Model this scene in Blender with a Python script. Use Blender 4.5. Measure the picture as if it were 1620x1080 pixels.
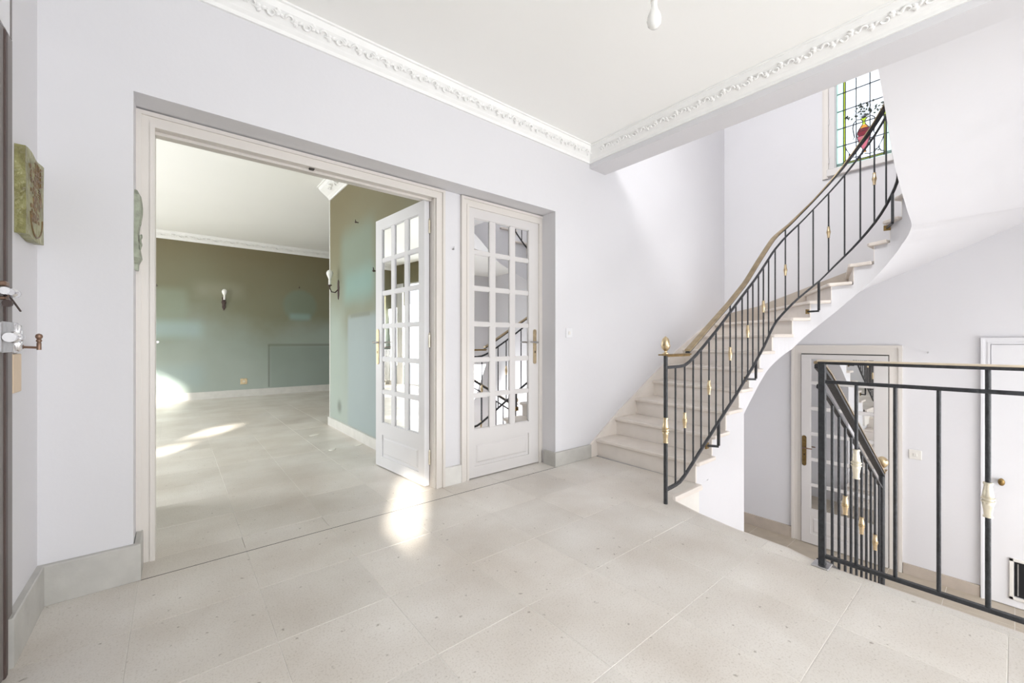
import bpy, bmesh, math, random
from mathutils import Vector, Matrix
random.seed(7)
PI = math.pi
S = bpy.context.scene
C = S.collection
for o in list(bpy.data.objects):
    bpy.data.objects.remove(o)

# ------------------------------------------------------------------ camera, sky, sun, area lights, exposure
A = math.radians(50.65)
cam = bpy.data.cameras.new('camera'); cam.sensor_width = 36; cam.lens = 652 / 1620 * 36
cam.shift_y = 1.5 / 1620; cam.clip_start = 0.02; cam.clip_end = 200
camo = bpy.data.objects.new('camera', cam); C.objects.link(camo)
camo.location = (0, 0, 1.02); camo.rotation_euler = (PI / 2, 0, A - PI / 2)
S.camera = camo
S.view_settings.view_transform = 'Standard'; S.view_settings.look = 'None'
S.view_settings.gamma = 1.0; S.view_settings.use_curve_mapping = False
S.view_settings.exposure = 0.38

world = bpy.data.worlds.new('sky'); S.world = world; world.use_nodes = True
bg = world.node_tree.nodes['Background']
bg.inputs[0].default_value = (0.86, 0.93, 1.0, 1); bg.inputs[1].default_value = 2.0

def sun(d, e, col=(1, .93, .82)):
    l = bpy.data.lights.new('sun', 'SUN'); l.energy = e; l.angle = math.radians(2.6); l.color = col
    o = bpy.data.objects.new('sun', l); C.objects.link(o)
    o.rotation_euler = Vector(d).to_track_quat('-Z', 'Y').to_euler()
sun((.5, .87, -.40), 15)

def area(name, loc, d, sx, sy, e, col=(1, 1, 1)):
    l = bpy.data.lights.new(name, 'AREA'); l.shape = 'RECTANGLE'; l.size = sx; l.size_y = sy
    l.energy = e; l.color = col
    o = bpy.data.objects.new(name, l); C.objects.link(o); o.location = loc
    o.rotation_euler = Vector(d).to_track_quat('-Z', 'Z').to_euler()
    return o
# daylight at openings; hall and lower hall ones are added fill, sources unknown (each stands in an opening that is built below)
area('fill_behind_camera', (1.15, -2.34, 1.2), (0, 1, .02), 1.8, 2.1, 52, (1, .99, .985))  # added fill light behind the camera, set in an invented opening
area('fill_lower_hall', (4.0, -2.30, -.10), (0, 1, -.55), 2.2, 1.5, 70, (1, .985, 1))  # added fill to brighten the lower hall, set in an invented opening
area('daylight_skylight', (1.0, .6, 5.15), (1, .1, -1), 1.0, 1.0, 90, (1, .99, .98))
area('daylight_living_side', (-2.62, 5.0, 1.3), (1, .15, 0), 1.3, 2.3, 76, (1, 1, 1))
area('daylight_living_far', (-2.62, 8.1, 1.25), (1, -.1, 0), 1.4, 2.2, 36, (1, 1, 1))
S.cycles.max_bounces = 12; S.cycles.diffuse_bounces = 6; S.cycles.glossy_bounces = 6
S.cycles.transmission_bounces = 8; S.cycles.sample_clamp_indirect = 4.0
S.cycles.caustics_reflective = False; S.cycles.caustics_refractive = False

# ------------------------------------------------------------------ materials
def srgb(r, g, b):
    f = lambda c: (c / 255 / 12.92) if c / 255 <= .04045 else ((c / 255 + .055) / 1.055) ** 2.4
    return (f(r), f(g), f(b), 1)
def mat(name, col, rough=.5, metal=0.0, noise=0.0, scale=8, bump=0.0, bscale=60, spec=None):
    m = bpy.data.materials.new(name); m.use_nodes = True
    nt = m.node_tree; b = nt.nodes['Principled BSDF']
    b.inputs['Roughness'].default_value = rough; b.inputs['Metallic'].default_value = metal
    if spec is not None: b.inputs['Specular IOR Level'].default_value = spec
    tc = nt.nodes.new('ShaderNodeTexCoord')
    n = nt.nodes.new('ShaderNodeTexNoise'); n.inputs['Scale'].default_value = scale; n.inputs['Detail'].default_value = 5
    nt.links.new(tc.outputs['Object'], n.inputs['Vector'])
    r = nt.nodes.new('ShaderNodeValToRGB')
    k = 1 - noise
    r.color_ramp.elements[0].position = .3; r.color_ramp.elements[1].position = .7
    r.color_ramp.elements[0].color = (col[0] * k, col[1] * k, col[2] * k, 1)
    r.color_ramp.elements[1].color = (min(1, col[0] * (1 + noise * .5)), min(1, col[1] * (1 + noise * .5)), min(1, col[2] * (1 + noise * .5)), 1)
    nt.links.new(n.outputs['Fac'], r.inputs['Fac']); nt.links.new(r.outputs['Color'], b.inputs['Base Color'])
    if bump:
        n2 = nt.nodes.new('ShaderNodeTexNoise'); n2.inputs['Scale'].default_value = bscale; n2.inputs['Detail'].default_value = 4
        nt.links.new(tc.outputs['Object'], n2.inputs['Vector'])
        bp = nt.nodes.new('ShaderNodeBump'); bp.inputs['Strength'].default_value = bump; bp.inputs['Distance'].default_value = .01
        nt.links.new(n2.outputs['Fac'], bp.inputs['Height']); nt.links.new(bp.outputs['Normal'], b.inputs['Normal'])
    return m

M = {}
M['wall'] = mat('white_wall_paint', (.685, .68, .70), .85, noise=.02, scale=1.5, bump=.05, bscale=40)
M['ceil'] = mat('white_ceiling_paint', (.90, .90, .88), .9, noise=.015, scale=1)
M['plaster'] = mat('white_moulded_plaster', (.86, .86, .845), .8, noise=.02, scale=20)
M['trim'] = mat('warm_grey_gloss_paint', (.68, .645, .605), .35, noise=.02, scale=3)
M['door'] = mat('pale_grey_door_paint', (.64, .62, .61), .32, noise=.02, scale=3)
M['whitedoor'] = mat('white_door_paint', (.74, .74, .76), .4, noise=.02, scale=3)
M['skirt'] = mat('grey_painted_stone_skirting', (.50, .49, .46), .5, noise=.12, scale=9, bump=.1, bscale=50)
M['skirt_white'] = mat('white_painted_skirting', (.70, .69, .66), .5, noise=.08, scale=9)
M['tread'] = mat('honed_stone_tread', (.74, .68, .62), .35, noise=.08, scale=7, bump=.04, bscale=120)
M['riser'] = mat('pale_stone_riser', (.78, .73, .68), .4, noise=.06, scale=7)
M['brownstone'] = mat('tan_stone_skirting', (.47, .41, .35), .45, noise=.1, scale=8)
M['iron'] = mat('black_wrought_iron', (.022, .024, .028), .38, metal=.0, noise=.5, scale=60, bump=.3, bscale=150)
M['brass'] = mat('aged_brass', (.66, .53, .34), .30, metal=1, noise=.2, scale=30)
M['brass_pale'] = mat('pale_gilt_collar', (.80, .74, .60), .35, metal=.6, noise=.15, scale=40)
M['brass_dark'] = mat('tarnished_brass', (.30, .20, .08), .4, metal=1, noise=.35, scale=40)
M['rail_brass'] = mat('worn_brass_handrail', (.40, .31, .19), .33, metal=.7, noise=.25, scale=14)
M['rail_pale'] = mat('worn_pale_brass_capping', (.72, .62, .48), .33, metal=.55, noise=.15, scale=14)
M['steel'] = mat('brushed_steel', (.55, .55, .56), .3, metal=1, noise=.15, scale=40)
M['chrome'] = mat('chrome', (.8, .8, .82), .12, metal=1)
M['bronze'] = mat('brown_bronze', (.28, .18, .13), .4, metal=.8, noise=.2, scale=40)
M['grout'] = mat('pale_grout', (.76, .735, .69), .8, noise=.05)
M['mirror'] = mat('silvered_mirror', (.86, .87, .87), .01, metal=1)
M['black'] = mat('black_opening', (.006, .006, .008), .8)
M['dark'] = mat('dark_joint_and_gap_shade', (.05, .045, .04), .8)  # dark joint and catch colour; also stands for the shade behind door leaves
M['beige'] = mat('beige_wood_block', (.66, .52, .37), .5, noise=.08, scale=10)
M['bulb'] = mat('opal_lamp_glass', (.85, .85, .82), .15)
M['plastic'] = mat('cream_plastic', (.74, .72, .68), .35)
M['frame_metal'] = mat('grey_brown_metal_door_frame', (.20, .18, .17), .45, metal=.2, noise=.15, scale=5)
M['frame_dark'] = mat('dark_brown_door_edge', (.07, .045, .04), .5, noise=.2, scale=5)
M['paper'] = mat('pale_torn_paper', (.80, .78, .72), .7)
M['radiator'] = mat('white_radiator_enamel', (.76, .76, .75), .4)
M['curtain'] = mat('white_voile_curtain', (.82, .82, .82), .9)
M['lead'] = mat('dark_lead_came', (.04, .04, .045), .6)
M['shutter'] = mat('grey_shutter_paint', (.45, .47, .46), .6)

def stone_floor():
    m = bpy.data.materials.new('speckled_limestone'); m.use_nodes = True; nt = m.node_tree; N = nt.nodes; L = nt.links
    b = N['Principled BSDF']; b.inputs['Roughness'].default_value = .36
    g = N.new('ShaderNodeNewGeometry'); oi = N.new('ShaderNodeObjectInfo')
    n1 = N.new('ShaderNodeTexNoise'); n1.inputs['Scale'].default_value = 2.2; n1.inputs['Detail'].default_value = 6
    L.new(g.outputs['Position'], n1.inputs['Vector'])
    r1 = N.new('ShaderNodeValToRGB'); e = r1.color_ramp.elements
    e[0].position = .32; e[0].color = (.64, .59, .53, 1); e[1].position = .7; e[1].color = (.80, .77, .725, 1)
    L.new(n1.outputs['Fac'], r1.inputs['Fac'])
    n2 = N.new('ShaderNodeTexNoise'); n2.inputs['Scale'].default_value = 150; n2.inputs['Detail'].default_value = 3
    n2.inputs['Roughness'].default_value = .7
    L.new(g.outputs['Position'], n2.inputs['Vector'])
    r2 = N.new('ShaderNodeValToRGB'); e = r2.color_ramp.elements
    e[0].position = .36; e[0].color = (.80, .78, .75, 1); e[1].position = .47; e[1].color = (1, 1, 1, 1)
    L.new(n2.outputs['Fac'], r2.inputs['Fac'])
    n3 = N.new('ShaderNodeTexNoise'); n3.inputs['Scale'].default_value = 38; n3.inputs['Detail'].default_value = 2
    L.new(g.outputs['Position'], n3.inputs['Vector'])
    r3 = N.new('ShaderNodeValToRGB'); e = r3.color_ramp.elements
    e[0].position = .24; e[0].color = (.45, .42, .38, 1); e[1].position = .31; e[1].color = (1, 1, 1, 1)
    L.new(n3.outputs['Fac'], r3.inputs['Fac'])
    mx = N.new('ShaderNodeMix'); mx.data_type = 'RGBA'; mx.blend_type = 'MULTIPLY'; mx.inputs[0].default_value = .8
    L.new(r1.outputs['Color'], mx.inputs[6]); L.new(r2.outputs['Color'], mx.inputs[7])
    mx2 = N.new('ShaderNodeMix'); mx2.data_type = 'RGBA'; mx2.blend_type = 'MULTIPLY'; mx2.inputs[0].default_value = .8
    L.new(mx.outputs[2], mx2.inputs[6]); L.new(r3.outputs['Color'], mx2.inputs[7])
    mr = N.new('ShaderNodeMapRange'); mr.inputs['To Min'].default_value = .95; mr.inputs['To Max'].default_value = 1.03
    L.new(oi.outputs['Random'], mr.inputs['Value'])
    vm = N.new('ShaderNodeVectorMath'); vm.operation = 'SCALE'
    L.new(mx2.outputs[2], vm.inputs[0]); L.new(mr.outputs[0], vm.inputs['Scale'])
    L.new(vm.outputs[0], b.inputs['Base Color'])
    bp = N.new('ShaderNodeBump'); bp.inputs['Strength'].default_value = .12; bp.inputs['Distance'].default_value = .004
    L.new(n2.outputs['Fac'], bp.inputs['Height']); L.new(bp.outputs['Normal'], b.inputs['Normal'])
    return m
M['floor'] = stone_floor()

def living_paint(name, axis, marks):
    """old green wall paint with the outlines left by furniture and pictures; axis 0/1 = coordinate running along the wall"""
    m = bpy.data.materials.new(name); m.use_nodes = True; nt = m.node_tree; N = nt.nodes; L = nt.links
    b = N['Principled BSDF']; b.inputs['Roughness'].default_value = .75
    g = N.new('ShaderNodeNewGeometry'); sp = N.new('ShaderNodeSeparateXYZ'); L.new(g.outputs['Position'], sp.inputs[0])
    U = sp.outputs[axis]; Z = sp.outputs[2]
    def math_(op, a, bb=None, c=None):
        n = N.new('ShaderNodeMath'); n.operation = op
        for i, v in enumerate((a, bb, c)):
            if v is None: continue
            if isinstance(v, (int, float)): n.inputs[i].default_value = v
            else: L.new(v, n.inputs[i])
        return n.outputs[0]
    def smooth(v, a, bb):
        n = N.new('ShaderNodeMapRange'); n.interpolation_type = 'SMOOTHSTEP'
        n.inputs['From Min'].default_value = a; n.inputs['From Max'].default_value = bb
        L.new(v, n.inputs['Value']); return n.outputs[0]
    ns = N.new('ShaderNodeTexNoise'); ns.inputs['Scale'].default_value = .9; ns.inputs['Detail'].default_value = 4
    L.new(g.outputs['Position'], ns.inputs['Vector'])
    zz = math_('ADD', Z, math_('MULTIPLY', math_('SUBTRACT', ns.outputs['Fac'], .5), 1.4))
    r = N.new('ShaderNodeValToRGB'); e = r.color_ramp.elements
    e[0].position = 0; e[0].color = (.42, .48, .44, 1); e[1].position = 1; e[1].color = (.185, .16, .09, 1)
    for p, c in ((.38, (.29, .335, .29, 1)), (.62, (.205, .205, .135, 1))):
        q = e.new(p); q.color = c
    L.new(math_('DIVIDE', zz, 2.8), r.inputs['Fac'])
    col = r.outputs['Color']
    for kind, u0, u1, z0, z1, c, soft, op in marks:
        if kind == 'box':
            f = math_('MULTIPLY', math_('MULTIPLY', smooth(U, u0 - soft, u0 + soft), math_('SUBTRACT', 1, smooth(U, u1 - soft, u1 + soft))),
                      math_('MULTIPLY', smooth(Z, z0 - soft, z0 + soft), math_('SUBTRACT', 1, smooth(Z, z1 - soft, z1 + soft))))
        else:
            du = math_('SUBTRACT', U, u0); dz = math_('SUBTRACT', Z, z0)
            d = math_('SQRT', math_('ADD', math_('MULTIPLY', du, du), math_('MULTIPLY', dz, dz)))
            f = math_('SUBTRACT', 1, smooth(d, u1 - soft, u1 + soft))
        f = math_('MULTIPLY', f, op)
        mx = N.new('ShaderNodeMix'); mx.data_type = 'RGBA'; L.new(f, mx.inputs[0]); L.new(col, mx.inputs[6])
        mx.inputs[7].default_value = (*c, 1); col = mx.outputs[2]
    L.new(col, b.inputs['Base Color'])
    return m
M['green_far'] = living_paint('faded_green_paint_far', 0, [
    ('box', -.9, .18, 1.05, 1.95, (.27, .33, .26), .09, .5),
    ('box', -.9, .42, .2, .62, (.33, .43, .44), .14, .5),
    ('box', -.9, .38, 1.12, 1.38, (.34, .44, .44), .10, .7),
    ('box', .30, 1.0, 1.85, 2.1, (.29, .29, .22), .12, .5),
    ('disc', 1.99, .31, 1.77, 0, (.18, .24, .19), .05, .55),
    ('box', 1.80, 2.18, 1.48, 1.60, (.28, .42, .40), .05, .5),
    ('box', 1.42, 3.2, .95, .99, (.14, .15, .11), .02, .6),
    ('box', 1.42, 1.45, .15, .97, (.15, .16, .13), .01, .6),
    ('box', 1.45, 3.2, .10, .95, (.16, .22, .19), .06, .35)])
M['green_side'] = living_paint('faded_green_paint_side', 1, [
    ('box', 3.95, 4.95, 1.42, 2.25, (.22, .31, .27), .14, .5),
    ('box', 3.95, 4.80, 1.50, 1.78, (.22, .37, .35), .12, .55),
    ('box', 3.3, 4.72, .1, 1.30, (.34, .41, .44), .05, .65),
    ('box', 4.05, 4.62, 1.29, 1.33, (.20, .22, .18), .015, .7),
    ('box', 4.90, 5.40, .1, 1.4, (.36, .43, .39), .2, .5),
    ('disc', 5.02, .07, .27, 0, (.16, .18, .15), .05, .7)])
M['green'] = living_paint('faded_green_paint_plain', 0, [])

def glass(name, col, e=.0, rough=.35):
    m = bpy.data.materials.new(name); m.use_nodes = True; nt = m.node_tree; N = nt.nodes; L = nt.links
    for n in list(N): N.remove(n)
    out = N.new('ShaderNodeOutputMaterial'); t = N.new('ShaderNodeBsdfTranslucent'); gl = N.new('ShaderNodeBsdfGlossy')
    tr = N.new('ShaderNodeBsdfTransparent')
    ns = N.new('ShaderNodeTexNoise'); ns.inputs['Scale'].default_value = 25
    r = N.new('ShaderNodeValToRGB'); r.color_ramp.elements[0].color = tuple(c * .85 for c in col[:3]) + (1,); r.color_ramp.elements[1].color = (*col[:3], 1)
    L.new(ns.outputs['Fac'], r.inputs['Fac'])
    tr.inputs['Color'].default_value = (*col[:3], 1); gl.inputs['Roughness'].default_value = .1
    L.new(r.outputs['Color'], t.inputs['Color'])
    a = N.new('ShaderNodeMixShader'); a.inputs[0].default_value = .45; L.new(t.outputs[0], a.inputs[1]); L.new(tr.outputs[0], a.inputs[2])
    b = N.new('ShaderNodeMixShader'); b.inputs[0].default_value = .05; L.new(a.outputs[0], b.inputs[1]); L.new(gl.outputs[0], b.inputs[2])
    L.new(b.outputs[0], out.inputs['Surface'])
    return m
M['g_clear'] = glass('obscured_clear_glass', (.93, .95, .97))
M['g_green'] = glass('pale_green_glass', (.80, .96, .88))
M['g_yellow'] = glass('lime_yellow_glass', (.66, .74, .12))
M['g_red'] = glass('wine_red_glass', (.42, .06, .12))
M['g_pink'] = glass('rose_glass', (.75, .35, .40))
M['g_gold'] = glass('amber_glass', (.85, .50, .12))
M['g_leaf'] = glass('dark_green_glass', (.06, .12, .05))
M['g_plain'] = glass('window_glass', (.95, .97, .97))

def plaque_mat():
    m = mat('green_brown_glazed_ceramic', (.30, .29, .13), .35, noise=.35, scale=22, bump=.9, bscale=45)
    nt = m.node_tree; r = [n for n in nt.nodes if n.type == 'VALTORGB'][0]
    r.color_ramp.elements[0].color = (.13, .11, .04, 1); r.color_ramp.elements[1].color = (.36, .35, .18, 1)
    q = r.color_ramp.elements.new(.5); q.color = (.23, .22, .085, 1)
    return m
M['plaque'] = plaque_mat()
M['plaque_brown'] = mat('brown_glaze_relief', (.17, .10, .035), .35, noise=.4, scale=50)
M['plaque_green'] = mat('grey_green_glaze', (.32, .35, .27), .35, noise=.35, scale=25, bump=.6, bscale=50)

# ------------------------------------------------------------------ geometry helpers
class MB:
    def __init__(s): s.v = []; s.f = []; s.sm = []
    def add(s, vs, fs, smooth=False):
        o = len(s.v); s.v += [tuple(v) for v in vs]
        for f in fs: s.f.append(tuple(o + i for i in f)); s.sm.append(smooth)
        return s
    def box(s, x0, x1, y0, y1, z0, z1):
        if x0 > x1: x0, x1 = x1, x0
        if y0 > y1: y0, y1 = y1, y0
        if z0 > z1: z0, z1 = z1, z0
        return s.add([(x0, y0, z0), (x1, y0, z0), (x1, y1, z0), (x0, y1, z0), (x0, y0, z1), (x1, y0, z1), (x1, y1, z1), (x0, y1, z1)],
              [(0, 3, 2, 1), (4, 5, 6, 7), (0, 1, 5, 4), (1, 2, 6, 5), (2, 3, 7, 6), (3, 0, 4, 7)])
    def cbox(s, x0, x1, y0, y1, z0, z1, c=.003):
        """box with chamfered edges"""
        if x0 > x1: x0, x1 = x1, x0
        if y0 > y1: y0, y1 = y1, y0
        if z0 > z1: z0, z1 = z1, z0
        bm = bmesh.new(); bmesh.ops.create_cube(bm, size=1)
        for v in bm.verts:
            v.co = Vector(((x0 + x1) / 2 + v.co.x * (x1 - x0), (y0 + y1) / 2 + v.co.y * (y1 - y0), (z0 + z1) / 2 + v.co.z * (z1 - z0)))
        bmesh.ops.bevel(bm, geom=list(bm.edges), offset=c, segments=1, affect='EDGES')
        bm.verts.index_update()
        s.add([v.co[:] for v in bm.verts], [[v.index for v in f.verts] for f in bm.faces]); bm.free(); return s
    def prism(s, poly, z0, z1):
        n = len(poly)
        a = sum(poly[i][0] * poly[(i + 1) % n][1] - poly[(i + 1) % n][0] * poly[i][1] for i in range(n))
        if a < 0: poly = poly[::-1]
        vs = [(x, y, z0) for x, y in poly] + [(x, y, z1) for x, y in poly]
        fs = [tuple(range(n))[::-1], tuple(range(n, 2 * n))] + [(i, (i + 1) % n, n + (i + 1) % n, n + i) for i in range(n)]
        return s.add(vs, fs)
    def tube(s, pts, r, seg=8, flat=1.0, cap=True, sq=False):
        """round tube (or square bar) along a polyline; r may be a list"""
        pts = [Vector(p) for p in pts]; n = len(pts)
        rr = r if isinstance(r, (list, tuple)) else [r] * n
        up = Vector((0, 0, 1)); vs = []
        k = 4 if sq else seg
        for i, p in enumerate(pts):
            t = (pts[min(i + 1, n - 1)] - pts[max(i - 1, 0)]).normalized()
            a = t.cross(up)
            if a.length < .05: a = t.cross(Vector((1, 0, 0)))
            if i and a.dot(pa) < 0 and a.length < .2: a = -a
            a.normalize(); b = a.cross(t).normalized(); pa = a
            for j in range(k):
                th = 2 * PI * (j + .5 if sq else j) / k
                q = rr[i] * (1.414 if sq else 1)
                vs.append(p + a * math.cos(th) * q + b * math.sin(th) * q * flat)
        fs = [(i * k + j, i * k + (j + 1) % k, (i + 1) * k + (j + 1) % k, (i + 1) * k + j) for i in range(n - 1) for j in range(k)]
        if cap: fs += [tuple(range(k))[::-1], tuple(range((n - 1) * k, n * k))]
        return s.add(vs, fs, not sq)
    def lathe(s, prof, c=(0, 0, 0), seg=14, axis='z'):
        """prof: (r, h) pairs"""
        vs = []
        for r, hh in prof:
            for j in range(seg):
                th = 2 * PI * j / seg; x, y, z = r * math.cos(th), r * math.sin(th), hh
                if axis == 'y': x, y, z = x, z, y
                if axis == 'x': x, y, z = z, x, y
                vs.append((c[0] + x, c[1] + y, c[2] + z))
        n = len(prof)
        fs = [(i * seg + j, i * seg + (j + 1) % seg, (i + 1) * seg + (j + 1) % seg, (i + 1) * seg + j) for i in range(n - 1) for j in range(seg)]
        fs += [tuple(range(seg))[::-1], tuple(range((n - 1) * seg, n * seg))]
        return s.add(vs, fs, True)
    def sweep(s, path, prof, closed=False):
        """prof = (out, z) pairs swept along a plan polyline (x, y); 'out' is to the left of travel"""
        n = len(path); m = len(prof); vs = []
        for i, p in enumerate(path):
            p = Vector(p)
            d1 = (p - Vector(path[i - 1])).normalized() if i > 0 else None
            d2 = (Vector(path[i + 1]) - p).normalized() if i < n - 1 else None
            d1 = d1 or d2; d2 = d2 or d1
            n1 = Vector((-d1.y, d1.x)); n2 = Vector((-d2.y, d2.x)); b = (n1 + n2); b = b / max(.2, b.dot(n1)) 
            for o_, z in prof: vs.append((p.x + b.x * o_, p.y + b.y * o_, z))
        fs = [(i * m + j, (i + 1) * m + j, (i + 1) * m + (j + 1) % m, i * m + (j + 1) % m) for i in range(n - 1) for j in range(m)]
        fs += [tuple(range(m))[::-1], tuple(range((n - 1) * m, n * m))]
        return s.add(vs, fs)
    def ball(s, c, r, sc=(1, 1, 1), seg=8, rot=None):
        vs = []; rings = seg // 2 + 1
        for i in range(rings + 1):
            ph = PI * i / rings
            for j in range(seg):
                th = 2 * PI * j / seg
                v = Vector((math.sin(ph) * math.cos(th) * r * sc[0], math.sin(ph) * math.sin(th) * r * sc[1], math.cos(ph) * r * sc[2]))
                if rot is not None: v = rot @ v
                vs.append(v + Vector(c))
        fs = [(i * seg + j, (i + 1) * seg + j, (i + 1) * seg + (j + 1) % seg, i * seg + (j + 1) % seg) for i in range(rings) for j in range(seg)]
        return s.add(vs, fs, True)
    def mesh(s, name, m):
        me = bpy.data.meshes.new(name); me.from_pydata(s.v, [], s.f)
        me.polygons.foreach_set('use_smooth', s.sm); me.materials.append(m); me.validate()
        bm = bmesh.new(); bm.from_mesh(me); bmesh.ops.recalc_face_normals(bm, faces=bm.faces); bm.to_mesh(me); bm.free()
        if any(s.sm): me.set_sharp_from_angle(angle=.70)
        return me
    def build(s, name, m, parent=None, label=None, kind=None, smooth_fix=True):
        o = bpy.data.objects.new(name, s.mesh(name, m)); C.objects.link(o)
        if parent is not None: o.parent = parent
        if label: o['label'] = label
        if kind: o['kind'] = kind
        return o

def empty(name, loc=(0, 0, 0), rz=0):
    o = bpy.data.objects.new(name, None); C.objects.link(o); o.location = loc; o.rotation_euler = (0, 0, rz)
    o.empty_display_size = .1; return o
def tag(o, label, cat, group=None, kind=None):
    o['label'] = label; o['category'] = cat
    if group: o['group'] = group
    if kind: o['kind'] = kind
    return o
def link(name, me, parent, loc=(0, 0, 0), rot=(0, 0, 0), sc=(1, 1, 1), label=None):
    o = bpy.data.objects.new(name, me); C.objects.link(o); o.parent = parent; o.location = loc; o.rotation_euler = rot; o.scale = sc
    if label: o['label'] = label
    return o
def struct(name, mb, m, label, cat):
    return tag(mb.build(name, m), label, cat, kind='structure')

# ------------------------------------------------------------------ dimensions
XL, XE, XF = -.41, 2.35, 5.55          # left wall, floor edge over the stair, far stair wall
YA, YN, YB = 2.40, 2.57, -2.40         # wall with doors, back of its recess, wall behind the camera
YR = -.43                              # outer wall of the upper flight
ZC, ZB, ZU, ZL = 2.72, 2.565, 2.826, -1.24   # ceiling, beam underside, upper floor, lower floor
RI = .157
YL2 = 9.25                             # far wall of the living room
ZLC = 2.92

# ------------------------------------------------------------------ floors
def tile_mesh(nm, w, d, m):
    c = .0012; b = MB()
    vs = [(0, 0, -.012), (w, 0, -.012), (w, d, -.012), (0, d, -.012), (0, 0, -c), (w, 0, -c), (w, d, -c), (0, d, -c),
          (c, c, 0), (w - c, c, 0), (w - c, d - c, 0), (c, d - c, 0)]
    fs = [(0, 1, 5, 4), (1, 2, 6, 5), (2, 3, 7, 6), (3, 0, 4, 7), (4, 5, 9, 8), (5, 6, 10, 9), (6, 7, 11, 10), (7, 4, 8, 11), (8, 9, 10, 11)]
    b.add(vs, fs); return b.mesh(nm, m)
tcache = {}
def tiles(parent, xs, ys, z, g=.0017, cut=None):
    for i in range(len(xs) - 1):
        for j in range(len(ys) - 1):
            w = xs[i + 1] - xs[i] - g; d = ys[j + 1] - ys[j] - g
            if cut and not cut(xs[i], ys[j]): continue
            k = (round(w, 3), round(d, 3))
            if k not in tcache: tcache[k] = tile_mesh('tile', w, d, M['floor'])
            link('tile', tcache[k], parent, (xs[i] + g / 2, ys[j] + g / 2, z - random.random() * .0006))
EDGE = [(2.93, 1.44), (2.56, 1.44), (2.49, 1.40), (2.42, 1.20), (2.37, .97), (2.355, .72), (2.30, .57), (2.29, YB)]
fl = MB()
fl.prism([(XL, YB), (EDGE[-1][0] - .006, YB)] + [(x - .006, y + .004) for x, y in EDGE[::-1][1:-1]] + [(2.93, 1.444), (2.93, YA + .03), (XL, YA + .03)], -.25, -.0016)
floor = struct('floor', fl, M['grout'], 'square speckled grey-beige limestone tiles of the entrance hall floor', 'floor')
st = .394
ysx = [YA - .022 - st * k for k in range(13)][::-1]
ysx = [y for y in ysx if y > YB] ; ysx = [YB] + ysx
xsx = [XL, -.12] + [-.12 + st * k for k in range(1, 7)]
tiles(floor, xsx, ysx, 0)
# last column (cut along the curved edge), with its bullnose
def colpoly(y0, y1):
    pts = []
    ed = EDGE[::-1]
    for k in range(9):
        y = y0 + (y1 - y0) * k / 8
        for (xa, ya), (xb, yb) in zip(ed[:-1], ed[1:]):
            if min(ya, yb) <= y <= max(ya, yb) and ya != yb:
                pts.append((xa + (xb - xa) * (y - ya) / (yb - ya), y)); break
    return pts
x0 = xsx[-1] + .0025
for j in range(len(ysx) - 1):
    y0, y1 = ysx[j] + .001, min(ysx[j + 1] - .0015, 1.4399)
    if ysx[j] >= 1.44: continue
    cp = colpoly(y0, y1)
    MB().prism([(x0, y0)] + cp + [(x0, cp[-1][1])], -.012, 0).build('tile', M['floor'], floor)
xs2 = [xsx[-1], 2.60, 2.93]
tiles(floor, xs2, [1.44, 1.97, YA - .022], 0)
tiles(floor, xsx + [2.43], [YA - .022, YA + .17], 0)
th_ = MB(); th_.box(-.11, 2.43, YA - .0235, YA - .0205, -.001, .0006); th_.build('threshold_joint', M['dark'], floor)
nz = MB(); nz.sweep(EDGE[::-1], [(-.022 + .006 * 0, -.035), (-.022, -.02), (-.016, -.003), (.0, .0), (.02, -.001), (.02, -.035)][::-1])
nz.build('edge_nosing', M['tread'], floor, 'rounded pale stone nosing along the stair opening')

lf = MB(); lf.box(-2.75, 6.0, YA + .172, YL2, -.2, -.0016)
floor2 = struct('floor', lf, M['grout'], 'smooth worn stone floor of the empty living room beyond the double doors', 'floor')
yl = [YN] + [2.97 + .394 * k for k in range(0, 11)]
tiles(floor2, [-.51 + .394 * k for k in range(0, 7)], yl, 0, g=.0015)
far = MB()
for i in range(-7, 17):
    for j in range(0, 17):
        xa = -.51 + .394 * i; ya = 2.97 + .394 * j
        if ya + .394 > YL2 + .2 or (0 <= i < 6 and j < 10): continue
        far.box(max(xa, -2.74) + .001, xa + .393, ya + .001, min(ya + .393, YL2), -.012, 0)
for i in list(range(-7, 0)) + list(range(6, 17)):
    xa = -.51 + .394 * i; far.box(max(xa, -2.74) + .001, xa + .393, YN + .001, 2.969, -.012, 0)
far.build('far_tiles', M['floor'], floor2, kind='stuff')

ll = MB(); ll.box(XE - .3, XF + .2, YB, YA + .1, ZL - .15, ZL - .0016)
floor3 = struct('floor', ll, M['grout'], 'shaded tan stone floor of the lower hall below the railing', 'floor')
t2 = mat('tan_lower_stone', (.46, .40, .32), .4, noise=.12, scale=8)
for i in range(8):
    for j in range(12):
        xa = XE + .02 + .4 * i; ya = YB + .4 * j
        k = ('low',)
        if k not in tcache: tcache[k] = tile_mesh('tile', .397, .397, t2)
        link('tile', tcache[k], floor3, (xa, ya, ZL))

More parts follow.
